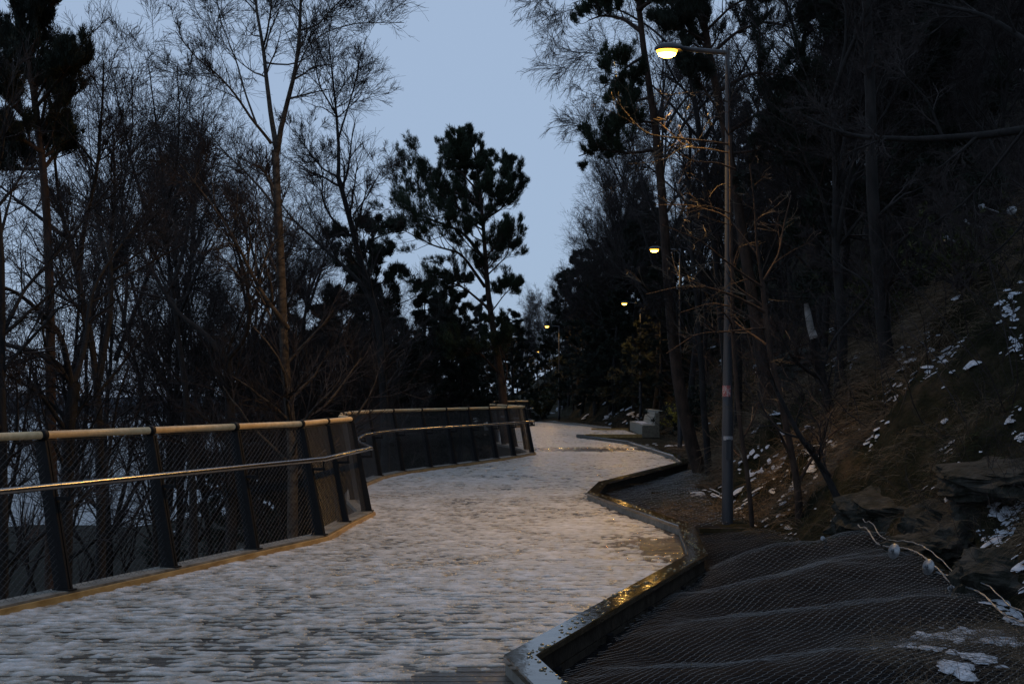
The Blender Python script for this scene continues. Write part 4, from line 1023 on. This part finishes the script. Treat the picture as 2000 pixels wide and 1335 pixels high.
T('bare_tree', 15.2, ([(1470, 990), (1440, 800), (1432, 600), (1428, 400), (1424, 262)], .032, .02),
  'slim sapling beside the lamp post with lamp lit arching branches', 43,
  [([(1425, 268), (1405, 230), (1390, 230), (1375, 250)], .012, .004, -.3), ([(1424, 282), (1350, 272), (1262, 265), (1235, 235), (1205, 200), (1195, 185)], .014, .004, -.9),
   ([(1436, 330), (1400, 318), (1350, 316), (1310, 290), (1300, 270)], .012, .004, -.8), ([(1424, 262), (1424, 180), (1420, 120)], .012, .004, .2),
   ([(1430, 300), (1380, 290), (1340, 288), (1290, 240)], .010, .004, .5), ([(1345, 180), (1310, 186), (1280, 182)], .007, .003, -.2), ([(1424, 200), (1370, 180), (1345, 182)], .008, .004, -.6),
   ([(1432, 420), (1380, 400), (1330, 410), (1280, 380)], .010, .004, -.6)],
  wm='paletwig', tm='pinebark', tw=.0022, L1=1.0, lev=(4, 3, 2, 1), up=.0, t0=.15)
T('bare_tree', 17.5, ([(1650, 890), (1625, 810), (1606, 735), (1595, 690), (1588, 655)], .10, .05),
  'dark trunk with a forked right limb below the pale broken snag', 44,
  [([(1604, 728), (1630, 660), (1660, 625), (1690, 593), (1720, 540)], .03, .01, .4), ([(1606, 740), (1570, 720), (1540, 690), (1510, 620)], .035, .01, -.6)], tw=.003, L1=1.2, lev=(6, 5, 5, 3))
T('bare_tree', 31, ([(1425, 840), (1415, 700), (1395, 500), (1370, 300), (1340, 120), (1310, -20), (1290, -150)], .13, .04),
  'tall bare tree above the brightest lamp drooping fine twigs over the sky gap', 48,
  [([(1345, 130), (1280, 60), (1215, 20), (1150, 10), (1090, 30)], .04, .006, .8), ([(1365, 270), (1300, 190), (1235, 130), (1170, 100), (1100, 100)], .04, .006, -.8),
   ([(1320, 20), (1260, -40), (1190, -60), (1120, -40), (1070, 0)], .04, .006, 1.2), ([(1390, 470), (1330, 380), (1260, 320), (1180, 260), (1110, 240)], .035, .006, 1.),
   ([(1375, 330), (1310, 280), (1240, 220), (1160, 180)], .03, .006, -1.5)], tw=.0042, L1=2.6, lev=(9, 7, 7, 4), droop=.09, up=.0)
b = MB(); b.tube([px(1590, 660, 17.4), px(1583, 640, 17.4), px(1578, 612, 17.4), px(1574, 592, 17.4)], [.058, .05, .046, .030], 10)
o = b.build('broken_snag', M['snag'], None, True); tag(o, 'pale peeled broken snag standing up in the dark wood', 'snag')
T('bare_tree', 16, ([(1752, 880), (1745, 800), (1735, 700), (1722, 600), (1715, 520), (1705, 380), (1700, 200), (1690, 0)], .12, .06),
  'thick dark trunk standing alone in the middle of the right bank', 45, [([(1716, 530), (1760, 470), (1800, 430), (1850, 340)], .03, .01, -.5), ([(1722, 600), (1680, 540), (1640, 520), (1600, 470)], .025, .008, .5)], tw=.003, L1=1.6, lev=(7, 6, 6, 3))
T('bare_tree', 13.5, ([(1650, 1000), (1600, 900), (1560, 850), (1530, 790), (1505, 740)], .05, .02),
  'short leaning dead trunk between the furrowed pine and the snag', 46, [([(1620, 930), (1590, 890), (1575, 870)], .03, .02, -.2)], tw=.003, L1=.8, lev=(5, 5, 4, 2))
T('bare_tree', 10.5, ([(2150, 700), (2160, 450), (2150, 300), (2110, 250)], .12, .07),
  'tree beyond the right edge reaching a long level limb into view', 47,
  [([(2150, 262), (2060, 240), (2000, 252), (1930, 262), (1850, 270), (1760, 272), (1690, 268), (1640, 262)], .052, .018, .6),
   ([(1700, 270), (1660, 262), (1610, 245), (1560, 220)], .018, .006, .3), ([(2130, 160), (2020, 90), (1930, 30), (1840, 10), (1760, -5)], .04, .01, 1.),
   ([(2000, 255), (1940, 330), (1880, 400), (1800, 450)], .016, .005, .5), ([(2100, 240), (2050, 350), (1990, 450), (1900, 530)], .018, .005, .4)], tw=.0022, L1=1.2, lev=(7, 6, 6, 3), up=.02)
for (x, Y, l, sd) in ((1695, 34, 'bare tree forking high against the sky glints above the thick dark trunk', 2), (1590, 30, 'dark bare tree whose trunk leaves the top edge right of the pine', 1), (1820, 26, 'bare tree in the top right corner of the dark wood', 4), (1950, 20, 'bare trunk near the right edge above the anchor plates', 0),
                      (1330, 33, 'bare tree behind the brightest lamp with thin crossing branches', 3), (1275, 36, 'bare tree left of the brightest lamp behind the leaning pine', 5), (1345, 33.5, 'bare tree hanging fine drooping twigs over the sky gap', 3), (1440, 28, 'bare tree standing behind the pole of the first lamp', 1)):
    stand(BARE, x, Y, {1345: -60, 1275: -10}.get(x, -160), l, None, seed=sd)

# small lamp lit bush and evergreen shrubs
def shrub(x, Y, h, label, m, n=500, nl=.09, w_=1.):
    p = px(x, 800, Y); p[2] = float(terr(p[0], Y))
    t = thing('small_shrub', tuple(p), label, 'shrub'); rg = np.random.default_rng(int(x))
    P, Rr = strokes(np.zeros((26, 3)) + rg.normal(0, .05, (26, 3)), np.stack([rg.normal(0, .5 * w_, 26), rg.normal(0, .5 * w_, 26), np.full(26, 1.)], -1), h * rg.uniform(.6, 1.1, 26), 7, 0, .15, .012, .004, rg=rg)
    V, Q = tubes(P, Rr, 4); b = MB(); b.add(V, Q); b.build('stems', M['twig'], t)
    c = P[:, 2:].reshape(-1, 3); b = MB()
    V, T_ = needles(np.repeat(c, max(1, n // len(c)), 0), rg.normal(0, 1, (len(c) * max(1, n // len(c)), 3)), 5, nl, nl * .16, rg, 1.); b.add(V, None, T_); b.build('foliage', m, t)
shrub(1322, 50.0, 1.1, 'small yellow leaved shrub lit up behind the bench', M['yleaf'], 260, .09, .7)
shrub(1060, 84, 2.6, 'green shrub at the bend left of the far lamp post', M['grass2'], 700, .2)
shrub(1345, 44, 2.6, 'dark evergreen shrub right of the bench behind the leaning pine', M['needle2'], 900, .14)
shrub(1290, 62, 3.0, 'dark evergreen shrub behind the backrest of the bench', M['needle2'], 900, .18)
shrub(1700, 20, 1.3, 'low dark green shrub on the bank left of the thick trunk', M['grass2'], 500, .08)
shrub(1880, 15, 1.1, 'low green shrub on the bank right of the thick trunk', M['grass2'], 500, .07)
